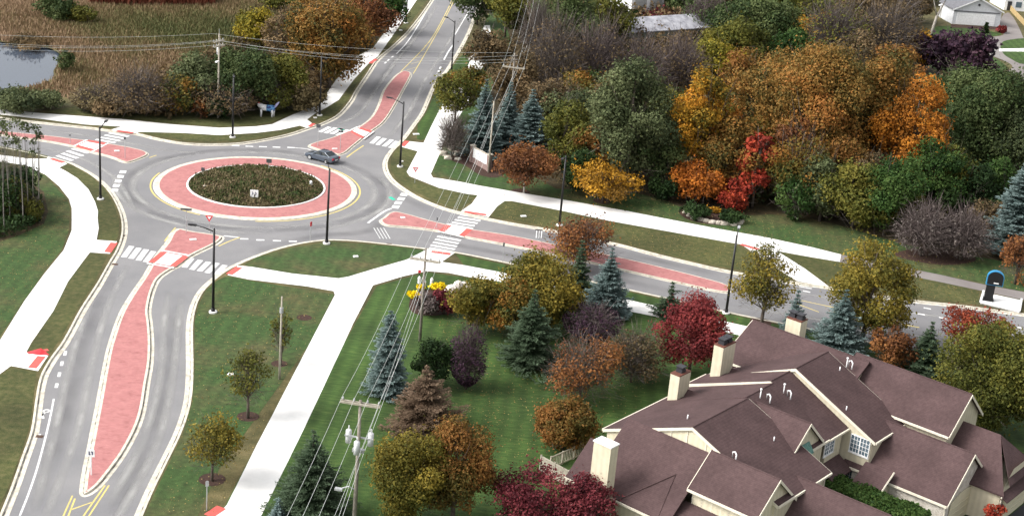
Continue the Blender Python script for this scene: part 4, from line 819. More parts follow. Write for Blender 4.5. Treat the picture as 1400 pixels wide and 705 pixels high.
# tall thin trees at the left edge
for i, (x, y, h, l) in enumerate(((6, 322, 176, 'leftmost'), (14, 308, 164, 'second'), (23, 304, 158, 'third'), (32, 312, 164, 'fourth'), (39, 304, 158, 'fifth'), (46, 300, 150, 'sixth'), (54, 304, 158, 'rightmost, standing a little apart'))):
    T('dec', x, y, 17, h, 'greygreen', 'tall thin pale-trunked tree at the left edge, %s of the row' % l, group='tall thin trees at the left edge', bottom=.8, cover=.42, bark='bark_mid', lump=.42, dens=.3, name='slender_tree', lean=(random.uniform(-.03, .03), random.uniform(-.03, .03)))
for x, y, wd, h, pal, l in ((6, 300, 56, 66, 'dkgreen', 'dark green thicket shrub at the left edge, front one'), (42, 292, 32, 40, 'midgreen', 'green shrub at the foot of the tall thin trees'), (0, 280, 50, 66, 'midgreen', 'green shrub behind the front thicket shrub at the left edge'), (26, 276, 46, 54, 'dkgreen', 'dark shrub behind the tall thin trees')):
    T('bush', x, y, wd, h, pal, l, group='shrubs under the tall thin trees', cover=.75, twig=160, lump=.42, dens=.6)
for x, y, wd, h, l in ((20, 300, 46, 62, 'tangled brown brush among the tall thin trunks'), (48, 304, 24, 36, 'small tangled brush at the foot of the rightmost thin tree')):
    T('bare', x, y, wd, h, 'grey', l, group='shrubs under the tall thin trees', n=260, leafpal='olive', cover=.8, name='thicket_shrub')
for x, y, wd, h, lp, l in ((305, 158, 96, 52, 'brown', 'tangled brown thicket in front of the green trees by the far lamp'), (372, 152, 60, 44, 'olive', 'tangled olive thicket behind the painted sculpture'), (130, 150, 70, 34, 'tan', 'low tan brush at the marsh edge above the left crossing')):
    T('bare', x, y, wd, h, 'grey', l, group=MG, n=500, leafpal=lp, cover=.5, name='thicket_tree')
# shrubs in beds
for x, y, wd, h, l in ((951, 298, 40, 20, 'left low dark green juniper on the rock bed'), (999, 303, 38, 16, 'right low dark green juniper on the rock bed')):
    T('bush', x, y, wd, h, 'dkgreen', l, group='junipers on the rock bed', cat='shrub', name='juniper', shape='dome')
T('bush', 975, 290, 20, 8, 'gold', 'small yellow clump between the two junipers', cat='shrub')
T('bush', 583, 429, 38, 30, 'mauve', 'brown shrub at the left end of the flower bed', group='shrubs of the flower bed', cat='shrub')
T('bush', 606, 428, 42, 36, 'crimson', 'dark red shrub in the middle of the flower bed', group='shrubs of the flower bed', cat='shrub')
for x, y, wd, h, l in ((566, 406, 17, 8, 'left clump of bright yellow flowers by the utility pole'), (575, 396, 10, 5, 'small clump of yellow flowers behind the left clump'), (600, 396, 22, 9, 'right clump of bright yellow flowers beside the red shrub')):
    T('bush', x, y, wd, h, 'mum', l, group='yellow flower clumps', cat='flowers', name='flower_clump', cover=1.3, leaf=.16)
T('bush', 648, 216, 22, 10, 'tan', 'tuft of pale ornamental grass beside the leafless grey tree', cat='grass clump', name='grass_clump')
T('bush', 1350, 16, 10, 8, 'crimson', 'small red shrub before the white garage', cat='shrub', leaf=.3)
T('bush', 1368, 45, 14, 10, 'brick', 'red shrub at the right corner of the white garage', cat='shrub', leaf=.3)
# the hedge along the courtyard
def hedge(label, a, b, wd, h):
    A, B = G(*a), G(*b); L = (B-A).length; root = empty('hedge', ((A.x+B.x)/2, (A.y+B.y)/2, 0), label, 'hedge'); root.rotation_euler = (0, 0, math.atan2(B.y-A.y, B.x-A.x))
    n = int(L*h*260); P = np.c_[rng.uniform(-L/2, L/2, n), rng.uniform(-wd/2, wd/2, n), rng.uniform(.1, h, n)]
    f = rng.integers(0, 4, n); P[f == 0, 2] = h; P[f == 1, 1] = -wd/2; P[f == 2, 1] = wd/2; P[f == 3, 2] = h
    P += rng.normal(0, .09, (n, 3)); P[:, 2] += .12*np.sin(P[:, 0]*1.7); N = np.zeros((n, 3)); N[:, 2] = 1; N[f == 1] = (0, -1, .3); N[f == 2] = (0, 1, .3)
    A_, B_ = leaf_axes(N, .12, n); quad_mesh('foliage', P, A_, B_, .5+rng.normal(0, .2, n), LM['green'], root)
    s = MB(); s.box((0, 0, h*.45), (L-.3, wd-.35, h*.86)); s.build('stems', MAT['bark'], root)
    return root
# ------------------------------------------------------------ the townhouse (frame u along the ridge of the wings, v away from the camera)
HA = R(-38.8); HU = Vector((math.cos(HA), math.sin(HA), 0)); HV = Vector((-HU.y, HU.x, 0)); HO = Vector((19.731, 118.713, 0))
house = empty('townhouse', HO, 'large cream townhouse block with many brown shingle gables in the lower right', 'house'); house.rotation_euler = (0, 0, HA)
# children are modelled in the house frame (x = u, y = v)
def slab(mb, a, b, c, d, t):      # roof plane a,b (low edge) c,d (high edge), thickness t downwards
    V = [Vector(p) for p in (a, b, c, d)]; n = len(V)
    mb.add(V+[v-Vector((0, 0, t)) for v in V], [(0, 1, 2, 3), (7, 6, 5, 4)]+[(i, i+4, (i+1) % 4+4, (i+1) % 4) for i in range(4)])
def gable(u0, u1, v0, v1, axis, r, zr, e0, e1, z0=0.0, over=.35, walls=True, ends=(True, True), trim=True, wallmat='cream', endinset=(.3, .3), parent=None, sides=(True, True)):
    """axis = direction of the ridge at cross position r; e0/e1 = (cross position, z) of the two eaves"""
    parent = parent or house
    if axis == 'u': L0, L1 = u0, u1; P = lambda l, c, z: (l, c, z)
    else: L0, L1 = v0, v1; P = lambda l, c, z: (c, l, z)
    mb = MB(); t = .16
    if sides[0]: slab(mb, P(L0, e0[0], e0[1]), P(L1, e0[0], e0[1]), P(L1, r, zr), P(L0, r, zr), t)
    if sides[1]: slab(mb, P(L0, e1[0], e1[1]), P(L1, e1[0], e1[1]), P(L1, r, zr+.003), P(L0, r, zr+.003), t)
    mb.tube([P(L0+.02, r, zr-.01), P(L1-.02, r, zr-.01)], .07, 6)
    mb.build('roof', MAT['roof'], parent)
    if trim:
        tb = MB(); d = .05
        for k, (c, z) in enumerate((e0, e1)):
            if not sides[k]: continue
            s = 1 if c > r else -1
            tb.prism([P(L0, c+s*.01, 0)[:2], P(L1, c+s*.01, 0)[:2], P(L1, c+s*.13, 0)[:2], P(L0, c+s*.13, 0)[:2]], z-.2, z-.03)
        for l, s, on in ((L0, -1, ends[0]), (L1, 1, ends[1])):
            if not on: continue
            for k, (c, z) in enumerate((e0, e1)):
                if not sides[k]: continue
                q = [P(l+s*.008, c, z-.02), P(l+s*.06, c, z-.02), P(l+s*.06, r, zr-.02), P(l+s*.008, r, zr-.02)]
                V = [Vector(x) for x in q]; tb.add(V+[v-Vector((0, 0, .26)) for v in V], [(0, 1, 2, 3), (7, 6, 5, 4)]+[(i, i+4, (i+1) % 4+4, (i+1) % 4) for i in range(4)])
        tb.build('fascia', MAT['cream_trim'], parent)
    if walls:
        s0 = (zr-e0[1])/abs(r-e0[0]); s1 = (zr-e1[1])/abs(r-e1[0])
        c0 = e0[0]+(over if e0[0] < r else -over); c1 = e1[0]+(over if e1[0] < r else -over)
        prof = [(c0, z0), (c1, z0), (c1, zr-.17-s1*abs(r-c1)), (r, zr-.17), (c0, zr-.17-s0*abs(r-c0))]
        l0, l1 = L0+endinset[0], L1-endinset[1]
        wb = MB(); V = [P(l0, c, z) for c, z in prof]+[P(l1, c, z) for c, z in prof]
        wb.add(V, [(0, 1, 2, 3, 4), (9, 8, 7, 6, 5)]+[(i, (i+1) % 5, (i+1) % 5+5, i+5) for i in range(5)])
        wb.build('wall', MAT[wallmat], parent)
# main blocks (ridge along v)
gable(0, 0, -10.7, -2.6, 'v', 2.85, 9.0, (-5.55, 5.6), (11.2, 5.6), ends=(True, True), endinset=(.12, .3))
gable(0, 0, -2.58, 1.8, 'v', 2.6, 8.95, (-5.6, 5.56), (8.45, 5.98), ends=(False, False))
gable(0, 0, 1.82, 5.05, 'v', 2.3, 9.0, (-5.85, 5.76), (8.5, 5.95), ends=(True, False))
gable(0, 0, 5.0, 10.6, 'v', 2.8, 9.42, (-5.9, 5.55), (11.1, 5.6), ends=(True, True), endinset=(.12, .3))
# cream clerestory band on the gable of the second block (wall set above the lower roof)
# wings (ridge along u)
gable(-6.1, 6.0, 0, 0, 'u', 12.4, 9.0, (7.6, 6.45), (16.6, 6.3), ends=(True, False))
gable(4.2, 15.3, 0, 0, 'u', 13.25, 9.05, (9.9, 6.15), (16.6, 6.2), ends=(False, True))
gable(2.86, 8.45, 0, 0, 'u', -1.9, 8.62, (-4.4, 6.4), (.8, 6.22), ends=(False, True), over=.3)
gable(4.8, 11.05, 0, 0, 'u', -10.72, 7.8, (-13.5, 5.45), (-7.6, 5.05), ends=(True, True))
gable(8.6, 18.25, 0, 0, 'u', 8.62, 6.15, (4.75, 2.75), (12.6, 2.8), ends=(False, True), wallmat='cream', endinset=(.1, .35))
gable(9.0, 18.3, 0, 0, 'u', -6.2, 6.1, (-10.0, 2.75), (-2.5, 2.8), ends=(False, True), endinset=(.1, .35))
# lower front wing with its long catslide slope towards the camera
mb = MB(); slab(mb, (-3.2, -15.85, 3.3), (4.9, -15.85, 3.3), (4.9, -10.74, 7.5), (-3.2, -10.74, 7.5), .16); slab(mb, (4.5, -15.83, 3.28), (12.0, -15.83, 3.28), (12.0, -13.2, 4.15), (4.5, -13.2, 4.15), .16)
slab(mb, (-5.1, -15.9, 3.28), (-3.22, -15.9, 3.28), (-3.22, -13.0, 5.74), (-5.1, -13.0, 5.74), .16)
slab(mb, (-5.1, -11.6, 4.5), (-3.22, -11.6, 4.5), (-3.22, -13.0, 5.74), (-5.1, -13.0, 5.74), .16)
slab(mb, (-3.2, -7.5, 5.6), (4.8, -7.5, 5.6), (4.8, -10.74, 7.5), (-3.2, -10.74, 7.5), .16)
mb.tube([(3.2, -12.9, 5.78), (.1, -15.9, 3.32)], .06, 5)
mb.tube([(3.2, -12.9, 5.78), (3.9, -15.85, 3.32)], .03, 5)
# raise the roof under the upper wing
mb.build('roof', MAT['roof'], house)
tb = MB(); tb.box((4.4, -15.93, 3.14), (15.1, .12, .16)); tb.box((-4.2, -15.98, 3.12), (1.85, .12, .16)); tb.build('gutter', MAT['cream_trim'], house)
wb = MB(); wb.prism([(-2.9, -15.4), (11.6, -15.4), (11.6, -11.2), (-2.9, -11.2)], 0, 3.05); wb.prism([(-4.8, -15.4), (-2.95, -15.4), (-2.95, -12), (-4.8, -12)], 0, 3.1)
for u in (-2.95,): wb.add([(u, -15.4, 3.1), (u, -10.8, 3.1), (u, -10.8, 7.45)], [(0, 1, 2)])
wb.build('wall', MAT['cream'], house)
# hipped right garage
mb = MB(); u0, u1, vr, zr = 14.9, 19.2, 13.2, 6.45; ue = 21.0; ze = 3.1; v0, v1 = 9.4, 16.9; uh = 18.4
slab(mb, (u0, v0, ze), (ue, v0, ze), (uh, vr, zr), (u0, vr, zr), .15); slab(mb, (u0, v1, ze), (ue, v1, ze), (uh, vr, zr+.003), (u0, vr, zr+.003), .15)
V = [(ue, v0+1.0, ze+.55), (ue, v1-1.0, ze+.55), (uh, vr, zr+.004)]; mb.add(V+[(x, y, z-.15) for x, y, z in V], [(0, 1, 2), (5, 4, 3), (0, 3, 4, 1), (1, 4, 5, 2), (2, 5, 3, 0)])
mb.build('roof', MAT['roof'], house)
wb = MB(); wb.prism([(u0+.1, v0+.35), (20.6, v0+.35), (20.6, v1-.35), (u0+.1, v1-.35)], 0, ze); wb.add([(20.6, v0+.35, ze-.01), (20.6, v1-.35, ze-.01), (20.6, v1-2.2, ze+1.6), (20.6, v0+2.2, ze+1.6)], [(0, 1, 2, 3)]); wb.build('wall', MAT['cream'], house)
mb = MB(); slab(mb, (21.35, v0+.1, 2.6), (21.35, v1-.1, 2.6), (20.62, v1-.1, 3.0), (20.62, v0+.1, 3.0), .1); mb.build('pent_roof', MAT['roof'], house)
# stone gable front, garage doors
MAT['stone'] = noise_mat('pale_stone_veneer', [(.3, (.36, .32, .27)), (.5, (.5, .46, .4)), (.7, (.62, .58, .52))], 2.2, .9, bump=.5)
sb_ = MB(); sb_.prism([(9.5, 4.98), (17.95, 4.98), (17.95, 5.08), (9.5, 5.08)], 0, 2.75)
V = [(17.93, 5.1, 0), (17.93, 12.25, 0), (17.93, 12.25, 2.7), (17.93, 8.62, 5.9), (17.93, 5.1, 2.7)]; sb_.add(V+[(x-.06+.02+.07, y, z) for x, y, z in V], [(4, 3, 2, 1, 0), (5, 6, 7, 8, 9)]+[(i, (i+1) % 5, (i+1) % 5+5, i+5) for i in range(5)])
sb_.build('stone_wall', MAT['stone'], house)
def gdoor(u, v0, v1, h, arch=0):
    b = MB(); n = 10
    poly = [(v0, 0.02), (v1, 0.02)]+[(v1+(v0-v1)*k/n, h+arch*math.sin(math.pi*k/n)) for k in range(n+1)]
    V = [(u, y, z) for y, z in poly]; m = len(V); b.add(V+[(u+.08, y, z) for _, y, z in V], [tuple(range(m))[::-1], tuple(range(m, 2*m))]+[(i, (i+1) % m, (i+1) % m+m, i+m) for i in range(m)])
    for k in range(1, 4): b.box((u+.1, (v0+v1)/2, h*k/4), (.04, abs(v1-v0)-.1, .04))
    return b.build('garage_door', MAT['garage'], house)
MAT['garage'] = flat('garage_door_cream', (.56, .52, .37), .6, var=.04)
gdoor(18.0, 6.0, 11.0, 2.35, .45); gdoor(20.62, 10.6, 15.6, 2.35)
d2 = gdoor(17.96, -8.8, -3.8, 2.35, .45)
# windows
def window(c, wd, h, face, nx=2, ny=4, mat='white'):
    """c = centre in the house frame; face 'v' looks towards -v, 'u' looks towards +u"""
    f = MB(); g = MB(); x, y, z = c; t = .07
    def B(mb, a, b, d, e, dep, off): # along, up
        if face == 'v': mb.box((x+(a+b)/2, y-off, z+(d+e)/2), (b-a, dep, e-d))
        else: mb.box((x+off, y+(a+b)/2, z+(d+e)/2), (dep, b-a, e-d))
    for a, b, d, e in ((-wd/2-t, -wd/2, -h/2-t, h/2+t), (wd/2, wd/2+t, -h/2-t, h/2+t), (-wd/2, wd/2, h/2, h/2+t), (-wd/2-.1, wd/2+.1, -h/2-.16, -h/2)): B(f, a, b, d, e, .09, .045)
    for i in range(1, nx): B(f, -wd/2+wd*i/nx-.02, -wd/2+wd*i/nx+.02, -h/2, h/2, .03, .05)
    for i in range(1, ny): B(f, -wd/2, wd/2, -h/2+h*i/ny-.015, -h/2+h*i/ny+.015, .028, .05)
    B(f, -.05, .05, -h/2, h/2, .06, .05)
    fo = f.build('window', MAT[mat], house); B(g, -wd/2, wd/2, -h/2, h/2, .02, .02); g.build('pane', MAT['glass'], fo); return fo
window((9.75, 5.1, 4.75), 1.7, 1.5, 'v', 6, 4); window((9.7, 5.1, 1.75), 1.6, 1.1, 'v', 4, 2)
window((8.16, 2.6, 4.95), 1.5, 1.4, 'u', 4, 4); window((6.0, -13.07, 4.4), 1.7, 1.0, 'v', 4, 3, 'cream_trim'); window((8.4, -13.07, 4.4), 1.3, 1.0, 'v', 4, 3, 'cream_trim')
# green awning window in the small gable
b = MB(); slab(b, (8.75, -3.1, 5.9), (8.75, -1.2, 5.9), (8.2, -1.2, 6.7), (8.2, -3.1, 6.7), .06); b.build('awning', flat('green_awning', (.09, .2, .17), .6, var=.5, scale=8), house)
# battens on the clerestory gables
b = MB()
for u_, zt in ((-.6, 7.55), (.9, 8.15), (2.4, 8.7), (4.2, 8.35), (5.6, 7.8)): b.box((u_, -10.62+.02, (7.2+zt)/2-.1), (.09, .06, zt-7.2-.1))
b.build('batten', MAT['cream_trim'], house)
# small entry roofs
mb = MB(); slab(mb, (9.6, 1.4, 2.55), (9.6, 4.7, 2.55), (8.2, 4.7, 3.5), (8.2, 1.4, 3.5), .14); mb.build('porch_roof', MAT['roof'], house)
mb = MB(); slab(mb, (10.6, 2.9, 2.5), (13.2, 2.9, 2.5), (13.2, 4.9, 3.7), (10.6, 4.9, 3.7), .14); mb.build('porch_roof', MAT['roof'], house)
tb = MB(); tb.box((11.9, 2.84, 2.36), (2.6, .1, .18)); tb.tube([(13.24, 2.9, 2.5), (13.24, 4.9, 3.7)], .07, 4); tb.build('gutter', MAT['cream_trim'], house)
wb = MB(); wb.prism([(10.8, 3.3), (13.0, 3.3), (13.0, 4.95), (10.8, 4.95)], 0, 2.4); wb.build('wall', MAT['cream'], house)
b = MB(); b.box((13.6, -1.9, 2.75), (.12, .12, .1)); b.tube([(11.0, -2.7, 5.45), (10.9, -2.95, 5.0), (10.9, -3.0, 0)], .06, 6); b.tube([(18.05, 4.7, 2.6), (18.1, 4.8, 2.2), (18.1, 4.8, 0)], .06, 6); b.tube([(20.9, 9.2, 3.0), (20.8, 9.5, 2.6), (20.8, 9.5, 0)], .06, 6); b.build('downpipe', MAT['cream_trim'], house)
b = MB(); b.box((20.75, 9.9, 1.9), (.2, .25, .4)); b.build('wall_lamp', MAT['dark'], house)
# chimneys
def chimney(u0, u1, v0, v1, z0, z1, flues, white=False):
    b = MB(); b.prism([(u0, v0), (u1, v0), (u1, v1), (u0, v1)], z0, z1); c = b.build('chimney', MAT['cream'], house)
    k = MB(); w_ = .06 if white else .012; k.prism([(u0-w_, v0-w_), (u1+w_, v0-w_), (u1+w_, v1+w_), (u0-w_, v1+w_)], z1, z1+.1); k.build('chimney_cap', MAT['white'] if white else MAT['rustcap'], c)
    for fu, fv in flues:
        f = MB(); f.box((fu, fv, z1+.23), (.62, .62, .28)); f.box((fu, fv, z1+.46), (.5, .5, .16)); f.box((fu, fv, z1+.6), (.72, .72, .07)); f.build('flue', MAT['dark'], c)
MAT['rustcap'] = flat('rusty_cap', (.13, .05, .035), .7)
chimney(-1.97, -.32, -17.0, -16.0, 0, 8.0, (), True)
chimney(-4.95, -4.0, -2.45, -.75, 0, 8.35, ((-4.5, -1.6),))
chimney(-4.95, -3.95, 4.1, 6.1, 0, 9.2, ((-4.45, 4.7), (-4.45, 5.5)))
chimney(-3.75, -2.2, 14.4, 15.0+.6, 0, 9.45, ((-3.4, 15), (-2.6, 15)))
for (u_, v_, zb, s) in ((-4.2, .3, 6.2, 1), (-4.2, 7.2, 6.3, 1)):      # crickets behind the chimneys
    b = MB(); b.add([(u_-.3, v_-1.2, 6.0), (u_+1.6, v_-1.1, 6.75), (u_+.2, v_-1.9, 6.05), (u_-.1, v_-.5, 6.1), (u_-.1, v_-1.2, 6.75)], [(4, 1, 2), (4, 3, 1), (4, 2, 3)]); b.build('cricket_roof', MAT['roof'], house)
# roof vents, found by the plane they stand on
def vent(u, v, z, kind=0):
    b = MB()
    if kind == 0: b.tube([(u, v, z-.1), (u, v, z+.35)], .055, 8)
    elif kind == 1: b.tube([(u, v, z-.1), (u, v, z+.8)], .05, 8); b.tube([(u, v, z+.8), (u, v, z+.95)], .1, 8)
    else: b.tube([(u, v, z-.1), (u, v, z+.5), (u+.25, v-.1, z+.62), (u+.45, v-.2, z+.5), (u+.45, v-.2, z-.1)], .06, 8)
    b.build('vent_pipe', MAT['white'], house, True)
pl = lambda u, r, zr, ue, ze: zr-(zr-ze)*abs(u-r)/abs(ue-r)
zR1 = lambda u: pl(u, 2.85, 9, 11.2, 5.6); zL1 = lambda u: pl(u, 2.85, 9, -5.55, 5.6); zR2 = lambda u: pl(u, 2.8, 9.42, 11.1, 5.6)
zR3 = lambda u: pl(u, 2.3, 9.0, 8.5, 5.95)
def on(px, py, f):     # where the line of sight meets a plane z = f(u)
    z = 8.
    for _ in range(40): g = G(px, py, z)-Vector((HO.x, HO.y, 0)); u = g.dot(HU); z = .5*z+.5*f(u)
    return u, g.dot(HV), z
for px, py, f, k in ((1058, 602, zR1, 0), (1001, 625, zR1, 2), (940, 572, zL1, 0), (1039, 545, zR3, 1), (1048, 546, zR3, 2), (1071, 538, zR3, 1), (1076, 541, zR3, 2), (1148, 506, zR2, 0), (1157, 502, zR2, 1), (1160, 500, zR2, 2), (1157, 560, zR2, 0)):
    vent(*on(px, py, f), k)
# drives and ground by the house
tag(sheet('driveway', [[HO+HU*a+HV*b_ for a, b_ in ((18.2, 3.5), (60, 3.5), (60, 18), (20.8, 18), (20.8, 12.6), (18.2, 12.6))], [HO+HU*a+HV*b_ for a, b_ in ((18.2, -9.5), (60, -9.5), (60, 1.0), (18.2, 1.0))]], .02, MAT['asphalt_new']), kind='structure')
_h = [HO+HU*13.6+HV*.8, HO+HU*9.4+HV*.9]
hd = empty('hedge', HO+HU*12.9+HV*1.9, 'dense green clipped hedge in the courtyard between the two garage wings', 'hedge'); hd.rotation_euler = (0, 0, HA)
n = 20000; L, wd, h = 9.2, 2.6, 2.5; P = np.c_[rng.uniform(-L/2, L/2, n), rng.uniform(-wd/2, wd/2, n), rng.uniform(.1, h, n)]; f = rng.integers(0, 5, n)
P[f <= 1, 2] = h; P[f == 2, 1] = -wd/2; P[f == 3, 1] = wd/2; P[f == 4, 0] = L/2; P += rng.normal(0, .08, (n, 3)); P[:, 2] += .1*np.sin(P[:, 0]*1.7+P[:, 1]*2)
N = np.zeros((n, 3)); N[:, 2] = 1; N[f == 2] = (0, -1, .4); N[f == 3] = (0, 1, .4); N[f == 4] = (1, 0, .4); A, B = leaf_axes(N, .12, n); quad_mesh('foliage', P, A, B, .65+rng.normal(0, .25, n), LM['green'], hd)
s = MB(); s.box((0, 0, h*.45), (L-.3, wd-.3, h*.88)); s.build('stems', MAT['mulch'], hd)
# wooden fences by the deck
def fence(name, label, pts, h, m, n_post, rails=True, boards=False):
    A = pts[0]; root = empty(name, (A.x, A.y, 0), label, 'fence', 'wooden fences')
    for i in range(len(pts)-1):
        a, b = pts[i]-A, pts[i+1]-A; a.z = b.z = 0; ang = math.atan2(b.y-a.y, b.x-a.x); Lx = (b-a).length
        for k in range(n_post+1):
            q = a.lerp(b, k/n_post); p_ = MB(); p_.box((q.x, q.y, h/2), (.12, .12, h+.1), ang); p_.build('post', MAT[m], root)
        r_ = MB(); c = (a+b)/2
        for z in (h*.95, h*.1): r_.box((c.x, c.y, z), (Lx, .07, .1), ang)
        r_.build('rail', MAT[m], root)
        s_ = MB(); ns = int(Lx/(.14 if boards else .2))
        for k in range(ns):
            q = a.lerp(b, (k+.5)/ns); s_.box((q.x, q.y, h*.52), (.125 if boards else .06, .03, h*.82), ang)
        s_.build('slats', MAT[m], root)
    return root
P_ = lambda x, y, z=0: G(x, y, z)
_a, _b, _c = G(738, 645), G(776, 666), G(752, 641)
fence('fence', 'pale wooden rail fence running towards the tall cream chimney', [_c, G(800, 620)], 1.2, 'wood_pale', 3)
fence('fence', 'pale board fence panel behind the dark red maple', [_a, _b], 1.6, 'wood_pale', 2, boards=True)
fence('fence', 'short wooden screen fence beside the left gable of the house', [G(838, 612), G(850, 622)], 1.8, 'wood_pale', 1, boards=True)
fence('fence', 'yellow wooden fence at the top right corner beside the white house', [G(1380, 14), G(1389, 24), G(1402, 38)], 1.3, 'new_wood', 2, boards=True)
# ------------------------------------------------------------ other buildings
def simple_house(name, label, fl, fr, depth, hw, hr, roofm, axis='depth', wallm='white', doors=(), eave=.4, fascia='white', group=None):
    """house with its gable on the front line fl -> fr (pixels), running back `depth` metres"""
    A, B = G(*fl), G(*fr); L = (B-A).length; ang = math.atan2(B.y-A.y, B.x-A.x); root = empty(name, (A.x, A.y, 0), label, 'house', group); root.rotation_euler = (0, 0, ang)
    wb = MB()
    if axis == 'depth':
        prof = [(0, 0), (L, 0), (L, hw), (L/2, hr-.15), (0, hw)]; V = [(x, 0, z) for x, z in prof]+[(x, depth, z) for x, z in prof]
        wb.add(V, [(4, 3, 2, 1, 0), (5, 6, 7, 8, 9)]+[(i, (i+1) % 5, (i+1) % 5+5, i+5) for i in range(5)]); wb.build('wall', MAT[wallm], root)
        s = (hr-hw)/(L/2); rb = MB()
        slab(rb, (-eave, -eave, hw-s*eave+.1), (-eave, depth+eave, hw-s*eave+.1), (L/2, depth+eave, hr+.1), (L/2, -eave, hr+.1), .18)
        slab(rb, (L+eave, -eave, hw-s*eave+.1), (L+eave, depth+eave, hw-s*eave+.1), (L/2, depth+eave, hr+.103), (L/2, -eave, hr+.103), .18); rb.build('roof', roofm, root)
        fb = MB()
        for x in (-eave, L+eave):
            V = [Vector(p) for p in ((x, -eave-.01, hw-s*eave+.08), (x, -eave-.07, hw-s*eave+.08), (L/2, -eave-.07, hr+.08), (L/2, -eave-.01, hr+.08))]
            fb.add(V+[v-Vector((0, 0, .3)) for v in V], [(0, 1, 2, 3), (7, 6, 5, 4)]+[(i, i+4, (i+1) % 4+4, (i+1) % 4) for i in range(4)])
        fb.build('fascia', MAT[fascia], root)
    else:
        prof = [(0, 0), (depth, 0), (depth, hw), (depth/2, hr-.15), (0, hw)]; V = [(0, y, z) for y, z in prof]+[(L, y, z) for y, z in prof]
        wb.add(V, [(0, 1, 2, 3, 4), (9, 8, 7, 6, 5)]+[(i, i+5, (i+1) % 5+5, (i+1) % 5) for i in range(5)]); wb.build('wall', MAT[wallm], root)
        s = (hr-hw)/(depth/2); rb = MB()
        slab(rb, (-eave, -eave, hw-s*eave+.1), (L+eave, -eave, hw-s*eave+.1), (L+eave, depth/2, hr+.1), (-eave, depth/2, hr+.1), .18)
        slab(rb, (-eave, depth+eave, hw-s*eave+.1), (L+eave, depth+eave, hw-s*eave+.1), (L+eave, depth/2, hr+.103), (-eave, depth/2, hr+.103), .18); rb.build('roof', roofm, root)
    return root, L
MAT['grey_roof'] = noise_mat('grey_shingles', [(.3, (.10, .10, .11)), (.7, (.16, .16, .175))], 2, .8)
MAT['pale_roof'] = noise_mat('pale_grey_roof', [(.3, (.16, .16, .18)), (.48, (.3, .3, .33)), (.7, (.46, .46, .49))], .9, .7, detail=9)
MAT['grey_white'] = flat('soft_white_siding', (.55, .56, .58), .7)
MAT['grey_wall'] = flat('grey_siding', (.36, .36, .35), .7)
MAT['sage'] = flat('sage_siding', (.22, .25, .22), .7)
g_, L = simple_house('garage', 'white gabled garage with a wide door at the top right', (1301, 33), (1366, 37), 8, 3.5, 6.1, MAT['grey_roof'], wallm='grey_white')
b = MB(); b.box((L*.48, -.05, 1.35), (L*.8, .08, 2.6)); 
for k in range(1, 5): b.box((L*.48, -.1, k*.52), (L*.79, .03, .04))
d_ = b.build('garage_door', MAT['white'], g_)
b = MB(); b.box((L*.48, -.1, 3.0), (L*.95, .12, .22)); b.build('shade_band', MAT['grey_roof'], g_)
b = MB(); b.tube([(L*.5, -.04, 4.6), (L*.5, -.14, 4.6)], .28, 10); b.build('gable_vent', MAT['dark'], g_)
h_, L = simple_house('house', 'white house with grey roof to the right behind the white garage', (1372, 14), (1412, 17), 10, 3.2, 5.4, MAT['grey_roof'])
b = MB(); b.box((1.2, -.05, 1.1), (1.0, .08, 2.1)); b.build('door', MAT['dark'], h_)
b = MB(); b.box((3.4, -.05, 1.5), (1.4, .08, 1.3)); b.build('window', MAT['glass'], h_)
s_, L = simple_house('house', 'low house with grey side wall behind the white garage, left side', (1284, 24), (1298, 27), 9, 3.0, 3.6, MAT['grey_roof'], wallm='grey_wall')
hw_, L = simple_house('house', 'white house with big pale doors at the top centre', (862, 22), (906, 19), 12, 6.5, 9, MAT['grey_roof'])
for k in (.27, .74):
    b = MB(); b.box((L*k, -.05, 2.3), (L*.36, .08, 3.6)); f_ = b.build('garage_door', MAT['grey_wall'], hw_)
lr_, L = simple_house('house', 'long low building with pale grey roof behind leafless trees', (846, 60), (990, 50), 8, 2.2, 3.9, MAT['pale_roof'], axis='wide', wallm='sage')
sh_, L = simple_house('shed', 'small grey shed among the green trees on the right', (1292, 224), (1324, 231), 4, 2.0, 2.7, MAT['pale_roof'], axis='wide', wallm='sage')
sh_['category'] = 'shed'
b = MB(); b.box((L*.65, -.04, .95), (1.6, .08, 1.8)); b.build('door', MAT['dark'], sh_)
# garden by the white garage
areas('driveway', 'asphalt_pale', .02, [
   sg([(1366, 36), (1372, 20), (1380, 18), (1394, 40), (1402, 56), (1420, 70), (1420, 120), (1395, 110), (1372, 107), (1378, 98), (1384, 90), (1370, 82), (1351, 74), (1345, 62), (1352, 52), (1372, 48)], 3, True)])
areas('lawn', 'grass_green', .024, [sg([(1278, 38), (1300, 36), (1368, 46), (1352, 51), (1345, 60), (1350, 74), (1368, 84), (1376, 93), (1366, 100), (1330, 110), (1270, 90)], 3, True),
   sg([(1368, 62), (1378, 55), (1420, 54), (1430, 80), (1400, 88), (1384, 82), (1372, 74)], 3, True)])
tag(sheet('garden_path', [sg([(1366, 67), (1420, 66), (1420, 71), (1366, 70.5)], 1)], .03, MAT['concrete']), kind='structure')
areas('mulch_bed', 'mulch', .03, [gpts([(1300, 33.5), (1368, 37.5), (1368, 41), (1300, 38)])])
# gravel strip between trees right of the road
tag(sheet('gravel_strip', [sg([(640, 82), (648, 70), (660, 42), (666, 40), (664, 70), (654, 84)], 2, True)], .028, noise_mat('pale_gravel', [(.35, (.3, .28, .25)), (.6, (.62, .6, .56))], 1.2, .9)), kind='structure')
